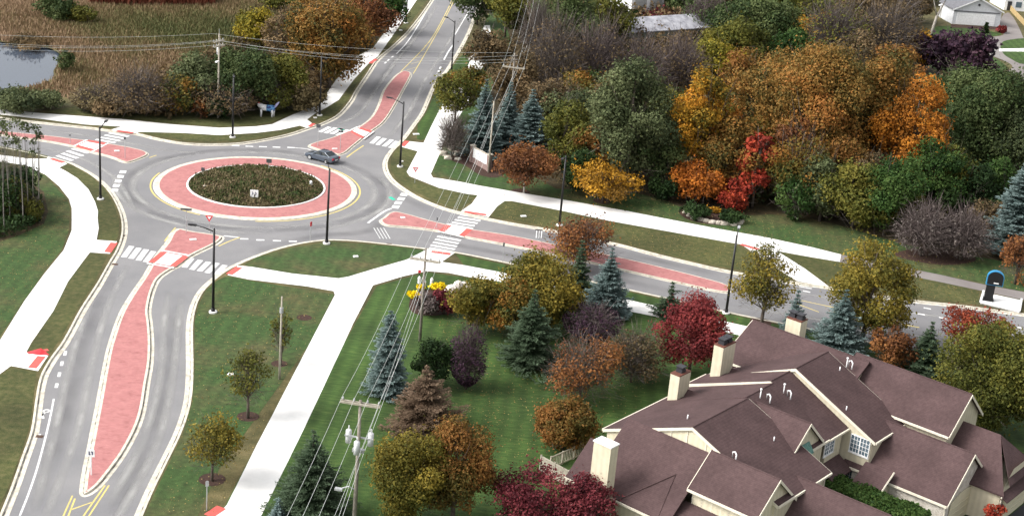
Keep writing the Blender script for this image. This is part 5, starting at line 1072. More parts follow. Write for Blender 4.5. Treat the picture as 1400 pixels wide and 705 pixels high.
# ------------------------------------------------------------ street lamps
def lamp(px, py, ang, label, arm=1.9, droop=0.25, H=9.0, globe=False):
    p = G(px, py); root = empty('street_lamp', (p.x, p.y, 0), label, 'street lamp', 'black street lamps round the junction'); root.rotation_euler = (0, 0, ang)
    b = MB(); b.tube([(0, 0, -.3), (0, 0, .16)], .42, 16); b.build('base', MAT['concrete'], root, False)
    b = MB(); b.tube([(0, 0, .15), (0, 0, .5), (0, 0, .52)], [.2, .2, .13], 10); b.tube([(0, 0, .5), (0, 0, H)], [.15, .105], 10); b.tube([(0, 0, H), (0, 0, H+.12)], [.1, .05], 8); b.build('pole', MAT['black'], root, True)
    b = MB(); b.tube([(0, 0, H-.25), (arm*.5, 0, H-.05+droop*.4), (arm, 0, H+droop)], [.07, .06, .055], 8); b.build('arm', MAT['black'], root, True)
    b = MB(); b.prism([(arm-.1, -.13), (arm+.5, -.16), (arm+.75, -.08), (arm+.75, .08), (arm+.5, .16), (arm-.1, .13)], H+droop-.07, H+droop+.07); hd_ = b.build('lamp_head', MAT['black'] if not globe else MAT['steel'], root)
    b = MB(); b.box((arm+.35, 0, H+droop-.085), (.5, .22, .03)); b.build('lens', MAT['white'], hd_)
    return root
def toward(px, py, qx, qy): a, b = G(px, py), G(qx, qy); return math.atan2(b.y-a.y, b.x-a.x)
for bx, by, qx, qy, l in (
   (446.5, 333, 430, 290, 'black street lamp on the near oval lawn, directly below the central island'), (137.4, 272.5, 150, 262, 'black street lamp on the left verge between path and road'),
   (291.2, 427, 262, 424, 'black street lamp on the grass right of the near median'), (318, 188, 318, 194, 'black street lamp behind the central island near the painted sculpture'),
   (436.9, 158, 445, 166, 'black street lamp on the verge beside the far crosswalk'), (546.9, 228, 520, 222, 'black street lamp on the rounded verge right of the central island'),
   (617, 101, 590, 92, 'black street lamp on the right of the far road below the overhanging tree'), (555, 32, 565, 38, 'black street lamp at the top edge on the far left verge'),
   (764.7, 308.5, 755, 322, 'black street lamp behind the thin orange tree by the brick median'), (992.6, 428, 1000, 400, 'black street lamp partly hidden by the yellow-green street tree')):
    lamp(bx, by, toward(bx, by, qx, qy), l, globe=(bx > 990))
# flag sleeve on two lamps
# ------------------------------------------------------------ utility poles and wires
MAT['pale_steel'] = flat('pale_steel', (.6, .61, .62), .5)
def upole(name, base, H, label, armz=None, armlen=5, armdir=0, r=.17, m='wood', extra=()):
    root = empty(name, (base[0], base[1], 0), label, 'utility pole'); root.rotation_euler = (0, 0, armdir)
    b = MB(); b.tube([(0, 0, -.3), (0, 0, H)], [r, r*.62], 10); b.build('pole', MAT[m], root, True)
    for z in (armz if isinstance(armz, (list, tuple)) else [armz] if armz else []):
        b = MB(); b.box((0, .14, z), (armlen, .12, .16)); b.box((0, -.14, z), (armlen, .1, .14)); b.build('crossarm', MAT['wood_pale'], root)
        for x in (-armlen/2+.15, -armlen*.17, armlen*.17, armlen/2-.15):
            i_ = MB(); i_.tube([(x, .14, z+.08), (x, .14, z+.2), (x, .14, z+.32)], [.05, .08, .04], 8); i_.build('insulator', MAT['steel'], root)
    for (x, y, z) in extra:
        t = MB(); t.tube([(x, y, z-.55), (x, y, z+.45), (x, y, z+.55)], [.23, .23, .13], 12); t.tube([(x, y, z+.5), (x, y, z+.85)], .05, 6); t.build('transformer', MAT['pale_steel'], root, True)
    return root
def adir(a, b, z): p, q = G(*a, z), G(*b, z); return math.atan2(q.y-p.y, q.x-p.x), (q-p).length, (p+q)/2
HAa = 12.0; da, la, ca = adir((465.5, 547.5), (520, 556), HAa-.3)
A_ = upole('utility_pole', ca, HAa, 'utility pole carrying three grey transformers at the bottom centre', HAa-.3, la, da, .18, 'wood', ((-.85, .3, HAa-3.2), (0, -.4, HAa-3.7), (.85, .3, HAa-3.2)))
b = MB(); b.box((0, .1, HAa-3.1), (2.2, .1, .1)); b.box((0, .12, HAa-4.2), (.9, .3, .25)); b.build('bracket', MAT['steel'], A_)
b = MB(); b.tube([(0, 0, 4.5), (-.5, -.3, 4.9), (-1.1, -.5, 4.7)], .05, 6); b.box((-1.2, -.5, 4.65), (.6, .3, .16)); b.build('area_light', MAT['steel'], A_)
HB = 9.9; db, lb, _ = adir((561.7, 356.7), (603.3, 363.3), HB-1.25); pb = G(574, 466)
B_ = upole('utility_pole', pb, HB, 'utility pole with one thin crossarm beside the yellow flowers', HB-1.25, lb, db, .16)
HD = 11.5; dd, ld, cdv = adir((687, 90.5), (717.5, 94.5), HD-2.2)
D_ = upole('utility_pole', cdv, HD, 'utility pole with pale crossarm behind the blue spruces', [HD-2.2], ld, dd, .17)
b = MB(); b.box((0, 0, HD-.5), (1.8, .12, .12), 1.2); b.box((0, 0, HD-1.1), (1.8, .12, .12), 1.2); b.build('crossarm', MAT['wood'], D_)
C_ = upole('utility_pole', G(667.7, 236), 10.0, 'slim plain utility pole rising right of the entrance sign', None, r=.15, m='wood_pale')
pw = G(298, 161); W__ = upole('utility_pole', pw, 12.4, 'utility pole with meter box at the marsh edge left of the far lamp', [11.3, 10.6], 2.2, R(60), .16, 'wood_pale', ((.3, .4, 9.8),))
b = MB(); b.box((-.25, -.2, 1.6), (.4, .35, 1.2)); b.build('meter_box', MAT['steel'], W__)
b = MB(); b.tube([(0, 0, 8.4), (-.7, -.4, 8.6)], .05, 6); b.box((-.9, -.5, 8.55), (.5, .3, .2)); b.build('area_light', MAT['white'], W__)
b = MB(); b.tube([(0, 0, 12.3), (0, 0, 13.1)], .03, 6); b.build('lightning_rod', MAT['steel'], W__)
S_ = upole('utility_pole', G(382, 518), 8.3, 'slim bare wooden post with a small cap beside the narrow sapling', None, r=.12, m='wood_pale')
b = MB(); b.tube([(0, 0, 6.7), (0, 0, 7.2)], .18, 8); b.build('clamp', MAT['steel'], S_)
bpy.data.objects['utility_pole'].location.z = 0
def wire(label, pts, sag, r=.013, group='overhead wires along the near utility poles'):
    P = []
    for i in range(len(pts)-1):
        a, b = Vector(pts[i]), Vector(pts[i+1]); n = 14
        for k in range(n): t = k/n; q = a.lerp(b, t); q.z -= sag*4*t*(1-t); P.append(q)
    P.append(Vector(pts[-1])); o = P[0].copy(); b = MB(); b.tube([p-o for p in P], r, 5)
    w_ = b.build('power_line', MAT['wire']); w_.location = o; tag(w_, label, 'power line', group)
def armpt(c, d, x, z): return Vector((c[0]+math.cos(d)*x, c[1]+math.sin(d)*x, z))
far = G(727, -4, 11); fardir = dd
names = ('leftmost wire strung along the three crossarm poles', 'second wire from the left along the crossarm poles', 'third wire from the left along the crossarm poles', 'rightmost wire along the three crossarm poles')
for i, s in enumerate((-.47, -.16, .16, .47)):
    a = armpt(ca, da, la*s, HAa+.02); bq = armpt(pb, db, lb*s, HB-.9); d = armpt(cdv, dd, ld*s, HD-1.85); f = armpt(far, dd, 3.2*s, 11)
    back = a+(a-bq)*1.0; wire(names[i], [back, a, bq, d, f], .5)
for i, (z1, z2, z3, off, l) in enumerate(((7.0, 7.3, 7.5, .25, 'upper low cable on the near utility poles'), (6.2, 6.6, 7.0, -.2, 'lower low cable on the near utility poles'))):
    a = Vector((ca.x+off, ca.y, z1)); bq = Vector((pb.x+off, pb.y, z2)); d = Vector((G(667.7, 236).x+off, G(667.7, 236).y, z3)); wire(l, [a+(a-bq), a, bq, d, d+(d-bq)*.8], .6, .016)
LW = [G(x, y, z) for x, y, z in ((-60, 46, 12), (-60, 50, 11.4), (-60, 54, 10.7), (-60, 58, 10.6))]
for i, (y0, zw, zd, l) in enumerate(((40, 12.6, HD, 'topmost far wire crossing above the marsh'), (48, 11.5, HD-.4, 'second far wire crossing above the marsh'), (52, 11.3, HD-.9, 'third far wire crossing above the marsh'), (57, 10.7, HD-1.3, 'lowest far wire crossing above the marsh'))):
    wire(l, [G(-120, y0, zw), Vector((pw.x+(i-1.5)*.5, pw.y+(i-1.5)*.8, zw)), Vector((cdv.x+(i-1.5)*.3, cdv.y, zd))], 1.2 if i else .8, .015, 'far wires crossing above the marsh')
# ------------------------------------------------------------ signs
def post(root, h, r=.035, m='steel', x=0, y=0): b = MB(); b.tube([(x, y, -.1), (x, y, h)], r, 6); return b.build('post', MAT[m], root)
def face_cam(p, off=0): return math.atan2(-p[1], -p[0])+math.pi/2+off     # panel front (its -y side) looks along this
def sign(kind, px, py, h, label, wd=.75, hh=.75, off=0., z=-.0, m='signback', postm='steel', cat='road sign', group='small road signs'):
    p = G(px, py); root = empty('road_sign', (p.x, p.y, z), label, cat, group); root.rotation_euler = (0, 0, off)
    post(root, h, .04, postm)
    if kind == 'plate': b = MB(); b.box((0, -.06, h-hh/2), (wd, .02, hh)); b.build('panel', MAT[m], root)
    if kind == 'yield':
        for nm, s, mt, y in (('panel', 1, 'red', -.06), ('inner_panel', .5, 'white', -.075)):
            b = MB(); q = [(-wd/2*s, h-.05-hh*.33*(1-s)), (wd/2*s, h-.05-hh*.33*(1-s)), (0, h-hh+(hh*.67*(1-s)))]; V = [(x, y, zz) for x, zz in q]+[(x, y-.012, zz) for x, zz in q]
            b.add(V, [(2, 1, 0), (3, 4, 5), (0, 1, 4, 3), (1, 2, 5, 4), (2, 0, 3, 5)]); b.build(nm, MAT[mt], root)
    return root
sign('yield', 567, 250, 2.2, 'red and white triangular give-way sign at the path corner right of the central island', .8, .72, off=.1)
sign('yield', 286, 318, 2.2, 'red and white triangular give-way sign on the nose of the near median', .95, .85, off=0)
sign('plate', 424, 329.5, 2.4, 'narrow sign on a post at the kerb left of the near lawn lamp', .28, .55, off=.9, m='red')
sign('plate', 254.5, 318, 3.0, 'wide dark sign seen from behind on the near median', 1.3, .26, off=0)
sign('plate', 367.5, 236, 1.9, 'dark sign seen from behind on the far side of the central island', .7, .55, off=0)
sign('plate', 277.5, 240, 1.1, 'small dark sign seen from behind at the left of the central island', .45, .45, off=0)
sign('plate', 171, 216.5, 2.9, 'small dark sign on a tall post on the left median', .28, .3, off=0)
sign('plate', 96, 196, 1.3, 'low post sign on the left median beyond the crossing', .15, .3, off=0)
sign('plate', 434.5, 200, 3.2, 'dark square sign on a tall post at the left of the far median', .6, .5, off=0)
sign('plate', 465, 206, 2.9, 'wide dark sign on a thin post on the far median', .7, .25, off=0)
sign('plate', 597, 312, 1.4, 'low thin sign post on the right median', .16, .4, off=0)
sign('plate', 687, 358, 2.4, 'thin sign post at the kerb right of the near crossing', .2, .5, off=0)
sign('plate', 736, 325, 1.1, 'dark wide plate above the right median beside the lane lines', .9, .16, off=0)
sign('plate', 282.5, 697, 2.6, 'small grey sign on a post at the bottom beside the red ramp', .25, .45, off=.4, m='steel')
sign('plate', 491, 174+7, 1.0, 'small white marker on the far median', .22, .3, m='white')
# keep-right panels with marks
def mark_sign(px, py, wd, hh, h, label, marks, lean=0):
    p = G(px, py); root = empty('road_sign', (p.x, p.y, 0), label, 'road sign', 'white marked road signs'); post(root, h, .05, 'white')
    b = MB(); b.box((0, -.07, h-hh/2), (wd, .03, hh)); pn = b.build('panel', MAT['white'], root)
    mk = MB()
    for x0, z0, x1, z1 in marks:
        a, c = Vector((x0*wd, 0, h-hh/2+z0*hh)), Vector((x1*wd, 0, h-hh/2+z1*hh)); t = (c-a).normalized(); nn = Vector((-t.z, 0, t.x))*.05
        mk.add([q+Vector((0, -.088, 0)) for q in (a-nn, c-nn, c+nn, a+nn)], [(0, 1, 2, 3)])
    mk.build('symbol', MAT['navy'], root); return root
MAT['navy'] = flat('navy_paint', (.03, .03, .10), .6)
mark_sign(347.5, 275, 1.0, .95, 1.5, 'white sign with two dark arrowheads on the near side of the central island', [(-.28, .2, -.12, 0), (-.12, 0, -.28, -.2), (.1, .2, .26, 0), (.26, 0, .1, -.2)])
mark_sign(125, 649, .62, .6, 2.3, 'white keep-side sign on the tip of the near median', [(-.2, .3, -.2, -.2), (-.2, -.2, -.05, -.1), (.2, .3, .2, -.2), (.2, .3, .05, .2)])
# small white ground things
def lump_obj(name, px, py, r, h, m, label, cat, group=None, seed=0):
    p = G(px, py); random.seed(seed+int(px)); b = MB(); n = 9
    rings = [(1.0, -.1), (1.05, h*.4), (.8, h*.85), (.35, h)]
    vs = []; 
    for f, z in rings:
        for k in range(n): a = 2*math.pi*k/n; q = r*f*(.85+.3*random.random()); vs.append((math.cos(a)*q, math.sin(a)*q*.8, z))
    fs = [(i*n+k, i*n+(k+1) % n, (i+1)*n+(k+1) % n, (i+1)*n+k) for i in range(3) for k in range(n)]+[tuple(range(3*n, 4*n))]
    b.add(vs, fs); o = b.build(name, MAT[m]); o.location = (p.x, p.y, 0); tag(o, label, cat, group); return o
def cover_box(px, py, w, d, label, ang=.4):
    p = G(px, py); b = MB(); b.prism([(-w/2, -d/2), (w/2-.08, -d/2), (w/2, -d/2+.08), (w/2, d/2), (-w/2, d/2)], 0, .1); b.prism([(-w/2+.08, -d/2+.08), (w/2-.08, -d/2+.08), (w/2-.08, d/2-.08), (-w/2+.08, d/2-.08)], .1, .13)
    o = b.build('utility_cover', MAT['concrete']); o.location = (p.x, p.y, .01); o.rotation_euler = (0, 0, ang); tag(o, label, 'utility cover', 'pale utility covers in the ground')
cover_box(486.5, 351, .55, .45, 'pale cover in the middle of the near oval lawn'); cover_box(315, 512, .6, .5, 'pale cover in the grass left of the upper sapling'); cover_box(264, 328, .75, .5, 'pale cover in the brick nose of the near median')
cover_box(160, 207, .7, .5, 'pale cover in the brick nose of the left median'); cover_box(551, 298, .55, .45, 'pale cover in the brick nose of the right median'); cover_box(458, 204, .7, .4, 'pale cover in the brick nose of the far median')
cover_box(569, 184, .9, .6, 'pale cover on the far right verge beside the crosswalk'); cover_box(716, 296, .7, .5, 'pale cover on the verge right of the right-hand crossing'); cover_box(548, 42, .6, .5, 'pale cover on the far left verge'); cover_box(431, 161.5, .5, .4, 'pale cover beside the lamp at the far crosswalk'); cover_box(549.5, 221, .4, .35, 'pale box beside the foot of the lamp on the rounded verge')
lump_obj('rock', 280, 258, .3, .5, 'rock', 'single pale stone inside the central island, left side', 'rock'); lump_obj('rock', 425, 256, .25, .9, 'white', 'upright white stone inside the central island, right side', 'rock')
# red cone-like object by the left ramp
p = G(52, 483); c_ = empty('ramp_cover', (p.x, p.y, 0), 'crumpled bright red sheet lying by the left ramp', 'sheet'); b = MB()
b.add([(-1.1, 0, .02), (-.4, -.3, .1), (.3, -.35, .06), (1.1, -.1, .02), (.6, .4, .08), (.1, .6, .3), (-.4, .4, .1)], [(0, 1, 5), (1, 2, 5), (2, 3, 4), (2, 4, 5), (0, 5, 6)]); b.build('sheet', MAT['red'], c_)
# rocks
k_ = 0
words = ['leftmost', 'second', 'third', 'fourth', 'fifth', 'sixth', 'seventh', 'eighth', 'ninth', 'tenth', 'eleventh', 'rightmost']
for (x, y, r) in ((938, 291, .5), (943, 295, .55), (949, 299, .5), (957, 301, .5), (965, 303, .45), (974, 305, .5), (982, 306, .4), (989, 306.5, .55), (996, 307, .4), (1003, 308, .45), (1010, 306, .5), (1013, 303, .45)):
    lump_obj('rock', x, y, r, .45, 'rock', '%s pale stone of the row edging the juniper bed' % words[k_], 'rock', 'stones edging the juniper bed'); k_ += 1
for (x, y, r, h, l) in ((606, 212, .7, .7, 'large pale boulder at the left of the corner rock pile'), (613, 217, .6, .5, 'pale boulder at the front of the corner rock pile'), (622, 212, .5, .6, 'tan boulder at the middle of the corner rock pile'), (617, 205, .5, .5, 'tan boulder at the back of the corner rock pile'), (626, 218, .5, .3, 'flat boulder at the right of the corner rock pile')):
    lump_obj('rock', x, y, r, h, 'rock', l, 'rock', 'boulders of the corner rock pile')
MAT['white_rock'] = noise_mat('white_rock', [(.3, (.55, .48, .42)), (.7, (.8, .76, .72))], 3, .9)
for (x, y, r, h, l) in ((617, 401, .7, 1.0, 'pinkish white boulder nearest the red shrub'), (626, 399, .6, 1.3, 'tall white boulder between the two others'), (635, 397, .75, 1.0, 'broad white boulder touching the yellow-green tree')):
    lump_obj('boulder', x, y, r, h, 'white_rock', l, 'boulder', 'white boulders at the end of the flower bed')
for x, y, l in ((573, 387, 'left'), (580, 392, 'middle'), (590, 389, 'right')):
    p = G(x, y); o_ = empty('garden_lantern', (p.x, p.y, 0), 'white garden lantern behind the yellow flowers, the %s one' % l, 'lantern', 'white garden lanterns'); b = MB(); b.tube([(0, 0, 0), (0, 0, .5), (0, 0, .55)], [.17, .17, .12], 8); b.build('body', MAT['white'], o_); b = MB(); b.tube([(0, 0, .55), (0, 0, .72), (0, 0, .85)], [.2, .14, .03], 8); b.build('cap', MAT['white'], o_)
p = G(573, 380); o_ = empty('marker_post', (p.x, p.y, 0), 'small red topped marker beside the path behind the lanterns', 'marker'); b = MB(); b.tube([(0, 0, 0), (0, 0, .7)], .04, 6); b.build('post', MAT['dark'], o_); b = MB(); b.box((0, 0, .8), (.3, .12, .3)); b.build('top', MAT['red'], o_)
# ------------------------------------------------------------ entrance sign
a, bq = G(645, 221), G(668, 234); ang = math.atan2(bq.y-a.y, bq.x-a.x); Ls = (bq-a).length
es = empty('entrance_sign', ((a.x+bq.x)/2, (a.y+bq.y)/2, 0), 'white entrance sign between two brick pillars in front of the blue spruces', 'sign'); es.rotation_euler = (0, 0, ang)
MAT['pillar'] = noise_mat('brown_brick', [(.3, (.16, .10, .09)), (.7, (.3, .22, .2))], 6, .9)
for s in (-1, 1):
    b = MB(); b.box((s*Ls/2, 0, 1.15), (.55, .55, 2.3)); pi = b.build('pillar', MAT['pillar'], es); b = MB(); b.box((s*Ls/2, 0, 2.37), (.72, .72, .14)); b.build('cap', MAT['rock'], pi)
b = MB(); b.box((0, 0, .35), (Ls-.6, .35, .7)); b.build('base', MAT['pillar'], es)
b = MB(); b.box((0, 0, 1.45), (Ls-.62, .2, 1.35)); pn = b.build('panel', MAT['white'], es)
b = MB(); b.box((0, 0, 2.2), (Ls-.62, .3, .1)); b.build('top_rail', MAT['rock'], es)
MAT['ink'] = flat('blue_grey_ink', (.08, .12, .22), .6)
t = MB()
for x0, z0, w0 in ((-.5, 1.62, .7), (.1, 1.62, .35), (-.35, 1.35, .25), (-.02, 1.33, .3), (.4, 1.33, .35), (-.1, 1.12, .5), (.5, 1.12, .25)): t.box((x0, -.105, z0), (w0, .01, .07))
t.build('lettering', MAT['ink'], es)
# ------------------------------------------------------------ painted animal-like sculpture by the far path
a, bq = G(357, 159), G(373, 160); ang = math.atan2(bq.y-a.y, bq.x-a.x)
st = empty('sculpture', ((a.x+bq.x)/2, (a.y+bq.y)/2, 0), 'small four-legged sculpture painted white and blue on the grass by the far path', 'sculpture'); st.rotation_euler = (0, 0, ang)
MAT['blue'] = noise_mat('blue_paint', [(.42, (.02, .03, .16)), (.55, (.12, .3, .55))], 2.5, .5)
MAT['lilac'] = flat('lilac_paint', (.35, .35, .55), .5)
def loft(secs, n=12):
    mb = MB(); vs = []
    for x, z, ry, rz in secs:
        for k in range(n): a_ = 2*math.pi*k/n; vs.append((x, math.cos(a_)*ry, z+math.sin(a_)*rz))
    fs = [(i*n+k, i*n+(k+1) % n, (i+1)*n+(k+1) % n, (i+1)*n+k) for i in range(len(secs)-1) for k in range(n)]
    return mb.add(vs, fs+[tuple(range(n))[::-1], tuple(range((len(secs)-1)*n, len(secs)*n))])
loft([(-1.45, 1.75, .1, .15), (-1.25, 1.65, .24, .34), (-.85, 1.55, .3, .42), (-.5, 1.35, .36, .5), (-.1, 1.32, .38, .48)]).build('front_body', MAT['white'], st, True)
loft([(-.1, 1.32, .385, .485), (.3, 1.3, .4, .5), (.8, 1.3, .38, .5), (1.05, 1.3, .28, .42), (1.12, 1.3, .1, .2)]).build('rear_body', MAT['blue'], st, True)
loft([(.98, 1.45, .12, .12), (1.25, 1.75, .12, .3), (1.45, 1.95, .08, .28), (1.75, 2.3, .03, .08)]).build('tail', MAT['lilac'], st, True)
for x, y in ((-.85, -.2), (-.85, .2), (.75, -.2), (.95, .2)):
    b = MB(); b.tube([(x, y, 0), (x, y, .5), (x, y, 1.1)], [.12, .13, .2], 8); b.build('leg', MAT['white'], st, True)
b = MB(); b.tube([(-1.2, 0, 1.98), (-1.28, 0, 2.12)], [.12, .05], 8); b.build('ear', MAT['red'], st)
# ------------------------------------------------------------ black rounded board with blue rim on its pad
pp = gpts([(1340, 415), (1344, 401), (1396, 412), (1393, 428)]); pd = empty('concrete_pad', (pp[0].x, pp[0].y, 0), 'low white concrete pad with a raised kerb beside the road at the right', 'concrete pad')
b = MB(); b.prism([q-Vector((pp[0].x, pp[0].y, 0)) for q in pp], 0, .18); b.build('slab', MAT['concrete'], pd)
b = MB()
for i in (0, 2, 3):
    q, r_ = pp[i]-Vector((pp[0].x, pp[0].y, 0)), pp[(i+1) % 4]-Vector((pp[0].x, pp[0].y, 0)); t = (r_-q).normalized(); nn = Vector((-t.y, t.x, 0))*.12; b.prism([q-nn, r_-nn, r_+nn, q+nn], .15, .42)
b.build('edge', MAT['white'], pd)
p = G(1350, 412); bd = empty('totem', (p.x, p.y, .18), 'thick black post carrying a rounded black board with a bright blue rim', 'sign'); bd.rotation_euler = (0, 0, R(-12))
b = MB(); b.prism([(-.5, -.3), (.5, -.3), (.42, .3), (-.42, .3)], 0, 2.3); b.prism([(-.62, -.42), (.62, -.42), (.62, .42), (-.62, .42)], 0, .2); b.build('post', MAT['black'], bd)
def rounded(w, h, z0, y0, y1, m, name, inset=0):
    b = MB(); pts = [(-w/2+inset, z0+inset), (w/2-inset, z0+inset)]+[(math.cos(a_)*(w/2-inset)*1.0, z0+h*.55+math.sin(a_)*(h*.45-inset)) for a_ in np.linspace(0, math.pi, 13)]
    pts = [(x, z) for x, z in pts]; n = len(pts); V = [(x+.35, y0, z) for x, z in pts]+[(x+.35, y1, z) for x, z in pts]
    b.add(V, [tuple(range(n)), tuple(range(n, 2*n))[::-1]]+[(i, i+n, (i+1) % n+n, (i+1) % n) for i in range(n)]); return b.build(name, MAT[m], bd)
MAT['bright_blue'] = flat('bright_blue', (.04, .24, .46), .5)
rounded(1.9, 1.75, 2.0, -.38, .1, 'bright_blue', 'rim'); rounded(1.9, 1.75, 2.0, -.45, -.37, 'black', 'board', .09)
b = MB(); b.box((.5, -.46, 2.32), (.55, .02, .12)); b.build('label_strip', MAT['white'], bd)
# ------------------------------------------------------------ the car
a, bq = G(422.4, 216.4), G(447.7, 223.3); ang = math.atan2(a.y-bq.y, a.x-bq.x); mid = (a+bq)/2
side = Vector((-math.sin(ang), math.cos(ang), 0)); toc = 1 if side.y > 0 else -1
cpos = mid+side*toc*.85
car = empty('parked_car', (cpos.x, cpos.y, -.115), 'dark blue-grey sedan driving round the far side of the central island', 'car'); car.name = 'sedan_car'; car.rotation_euler = (0, 0, ang)
m_, n_, l_, b_ = new_mat('car_paint', .28, .6, .35); b_.inputs['Base Color'].default_value = (.07, .09, .12, 1); b_.inputs['Coat Weight'].default_value = .6; MAT['car'] = m_
MAT['tyre'] = flat('tyre_rubber', (.015, .015, .016), .8); MAT['tail'] = flat('tail_lamp_red', (.45, .01, .03), .3)
m_, n_, l_, b_ = new_mat('car_glass', .06, .7); b_.inputs['Base Color'].default_value = (.012, .018, .022, 1); MAT['carglass'] = m_
def lofty(secs, top=.85):      # body sections: x, half width, z low, z shoulder, z top
    mb = MB(); vs = []; n = 10
    for x, hw, z0, zs, zt in secs:
        vs += [(x, -hw*.9, z0), (x, -hw, z0+.12), (x, -hw*1.0, zs-.05), (x, -hw*.93, zs), (x, -hw*.72, zt), (x, hw*.72, zt), (x, hw*.93, zs), (x, hw*1.0, zs-.05), (x, hw, z0+.12), (x, hw*.9, z0)]
    fs = [(i*n+k, i*n+(k+1) % n, (i+1)*n+(k+1) % n, (i+1)*n+k) for i in range(len(secs)-1) for k in range(n)]
    return mb.add(vs, fs+[tuple(range(n))[::-1], tuple(range((len(secs)-1)*n, len(secs)*n))])
lofty([(2.42, .62, .38, .56, .6), (2.36, .8, .3, .66, .7), (2.0, .9, .24, .76, .8), (1.1, .93, .22, .88, .95), (.7, .93, .22, .92, 1.0), (-1.5, .93, .22, .96, 1.02), (-1.9, .92, .24, .97, 1.05), (-2.3, .86, .3, .92, 1.0), (-2.4, .72, .4, .8, .86)]).build('body', MAT['car'], car, False)
cb_ = MB(); sec = [(1.0, .82, .96), (.2, .7, 1.42), (-.2, .68, 1.46), (-.9, .68, 1.42), (-1.75, .80, 1.0)]; vs = []
for x, hw, z in sec: vs += [(x, -hw-(.08 if z > 1.2 else 0), .93), (x, -hw+.02, z), (x, hw-.02, z), (x, hw+(.08 if z > 1.2 else 0), .93)]
cb_.add(vs, [(i*4+k, i*4+(k+1) % 4, (i+1)*4+(k+1) % 4, (i+1)*4+k) for i in range(4) for k in range(4)]+[(3, 2, 1, 0), (16, 17, 18, 19)]); cb_.build('window_glass', MAT['carglass'], car)
rf = MB(); vs = []
for x, hw, z in ((.28, .66, 1.425), (-.2, .68, 1.485), (-.9, .67, 1.445), (-1.05, .66, 1.38)): vs += [(x, -hw, z-.03), (x, -hw*.8, z+.01), (x, hw*.8, z+.01), (x, hw, z-.03)]
rf.add(vs, [(i*4+k, i*4+k+1, (i+1)*4+k+1, (i+1)*4+k) for i in range(3) for k in range(3)]); rf.build('roof_panel', MAT['car'], car, True)
for s in (-1, 1):
    for x0, z0, x1, z1 in ((1.02, .95, .24, 1.43), (-.95, 1.42, -1.8, 1.0), (-.3, .95, -.3, 1.46)):
        pb_ = MB(); pb_.tube([(x0, s*.84 if z0 < 1.2 else s*.69, z0), (x1, s*.84 if z1 < 1.2 else s*.69, z1)], .04, 5); pb_.build('roof_pillar', MAT['car'], car)
for x in (1.42, -1.42):
    for s in (-1, 1):
        wb_ = MB(); wb_.tube([(x, s*.73, .33), (x, s*.955, .33)], .34, 18); wh = wb_.build('wheel', MAT['tyre'], car); rb_ = MB(); rb_.tube([(x, s*.94, .33), (x, s*.975, .33)], .22, 14); rb_.build('rim', MAT['steel'], wh)
for s in (-1, 1):
    b = MB(); b.box((-2.33, s*.66, .78), (.2, .34, .2)); b.build('tail_light', MAT['tail'], car); b = MB(); b.box((2.3, s*.62, .6), (.2, .32, .13)); b.build('headlight', MAT['white'], car); b = MB(); b.box((.75, s*1.0, 1.0), (.14, .16, .12)); b.build('wing_mirror', MAT['car'], car)
b = MB(); b.box((-2.42, 0, .58), (.03, .5, .13)); b.build('number_plate', MAT['white'], car)
print('objects', len(bpy.data.objects))
# ------------------------------------------------------------ ground cover
def cover(name, m, pts_poly, dens, hmin, hmax, wd, pal, tonef=None, z=0, lean=.25, exclude=()):
    """upright blades scattered over a plan outline"""
    xs = [p[0] for p in pts_poly]; ys = [p[1] for p in pts_poly]
    n = int((max(xs)-min(xs))*(max(ys)-min(ys))*dens); P = np.c_[rng.uniform(min(xs), max(xs), n), rng.uniform(min(ys), max(ys), n)]
    poly = np.array([(p[0], p[1]) for p in pts_poly])
    def ins(P, poly):
        c = np.zeros(len(P), bool); j = len(poly)-1
        for i in range(len(poly)):
            a, b = poly[i], poly[j]
            with np.errstate(all='ignore'):
                c ^= ((a[1] > P[:, 1]) != (b[1] > P[:, 1])) & (P[:, 0] < (b[0]-a[0])*(P[:, 1]-a[1])/(b[1]-a[1]+1e-12)+a[0])
            j = i
        return c
    k = ins(P, poly)
    for e in exclude: k &= ~ins(P, np.array([(p[0], p[1]) for p in e]))
    P = P[k]; n = len(P)
    nz = (np.sin(P[:, 0]*.11+1.3*np.sin(P[:, 1]*.07))+np.sin(P[:, 1]*.13+P[:, 0]*.05)+.8*np.sin(P[:, 0]*.43+P[:, 1]*.31))/2.8
    h = (hmin+(hmax-hmin)*rng.random(n))*(1+.25*nz)
    Bv = np.c_[rng.normal(0, lean, n)*h, rng.normal(0, lean, n)*h, h]
    a = rng.uniform(0, 6.28, n); A = np.c_[np.cos(a), np.sin(a), np.zeros(n)]*wd
    tone = tonef(P, nz) if tonef else .5+.35*nz
    return tag(quad_mesh(name, np.c_[P, np.full(n, z)], A, Bv, tone+rng.normal(0, .13, n), LM[pal], tri=True), kind='stuff')
LM['reed'] = leaf_mat('marsh_reeds_leaf', [(.07, .088, .032), (.14, .13, .055), (.23, .155, .088), (.36, .25, .165)], .1)
LM['rustreed'] = leaf_mat('rust_reeds_leaf', [(.09, .02, .012), (.16, .05, .03), (.22, .09, .05)], .1)
marsh = gpts([(-80, 132), (0, 128), (60, 126), (90, 134), (130, 150), (200, 146), (300, 100), (420, 60), (520, 10), (545, -20), (600, -90), (-150, -90), (-150, 100)])
def tone_marsh(P, nz): 
    # brown reeds near the pond, greener sedge up towards the tree line
    g = 0
    for c, rx_, ry_, a_ in ((G(230, 34), 26, 20, .75), (G(330, 50), 14, 14, .4), (G(90, 95), 7, 12, .45), (G(170, 120), 10, 12, .3), (G(420, 20), 20, 24, .5)):
        g = g+a_*np.exp(-((P[:, 0]-c.x)/rx_)**2-((P[:, 1]-c.y)/ry_)**2)
    return .9-.72*g+.2*nz
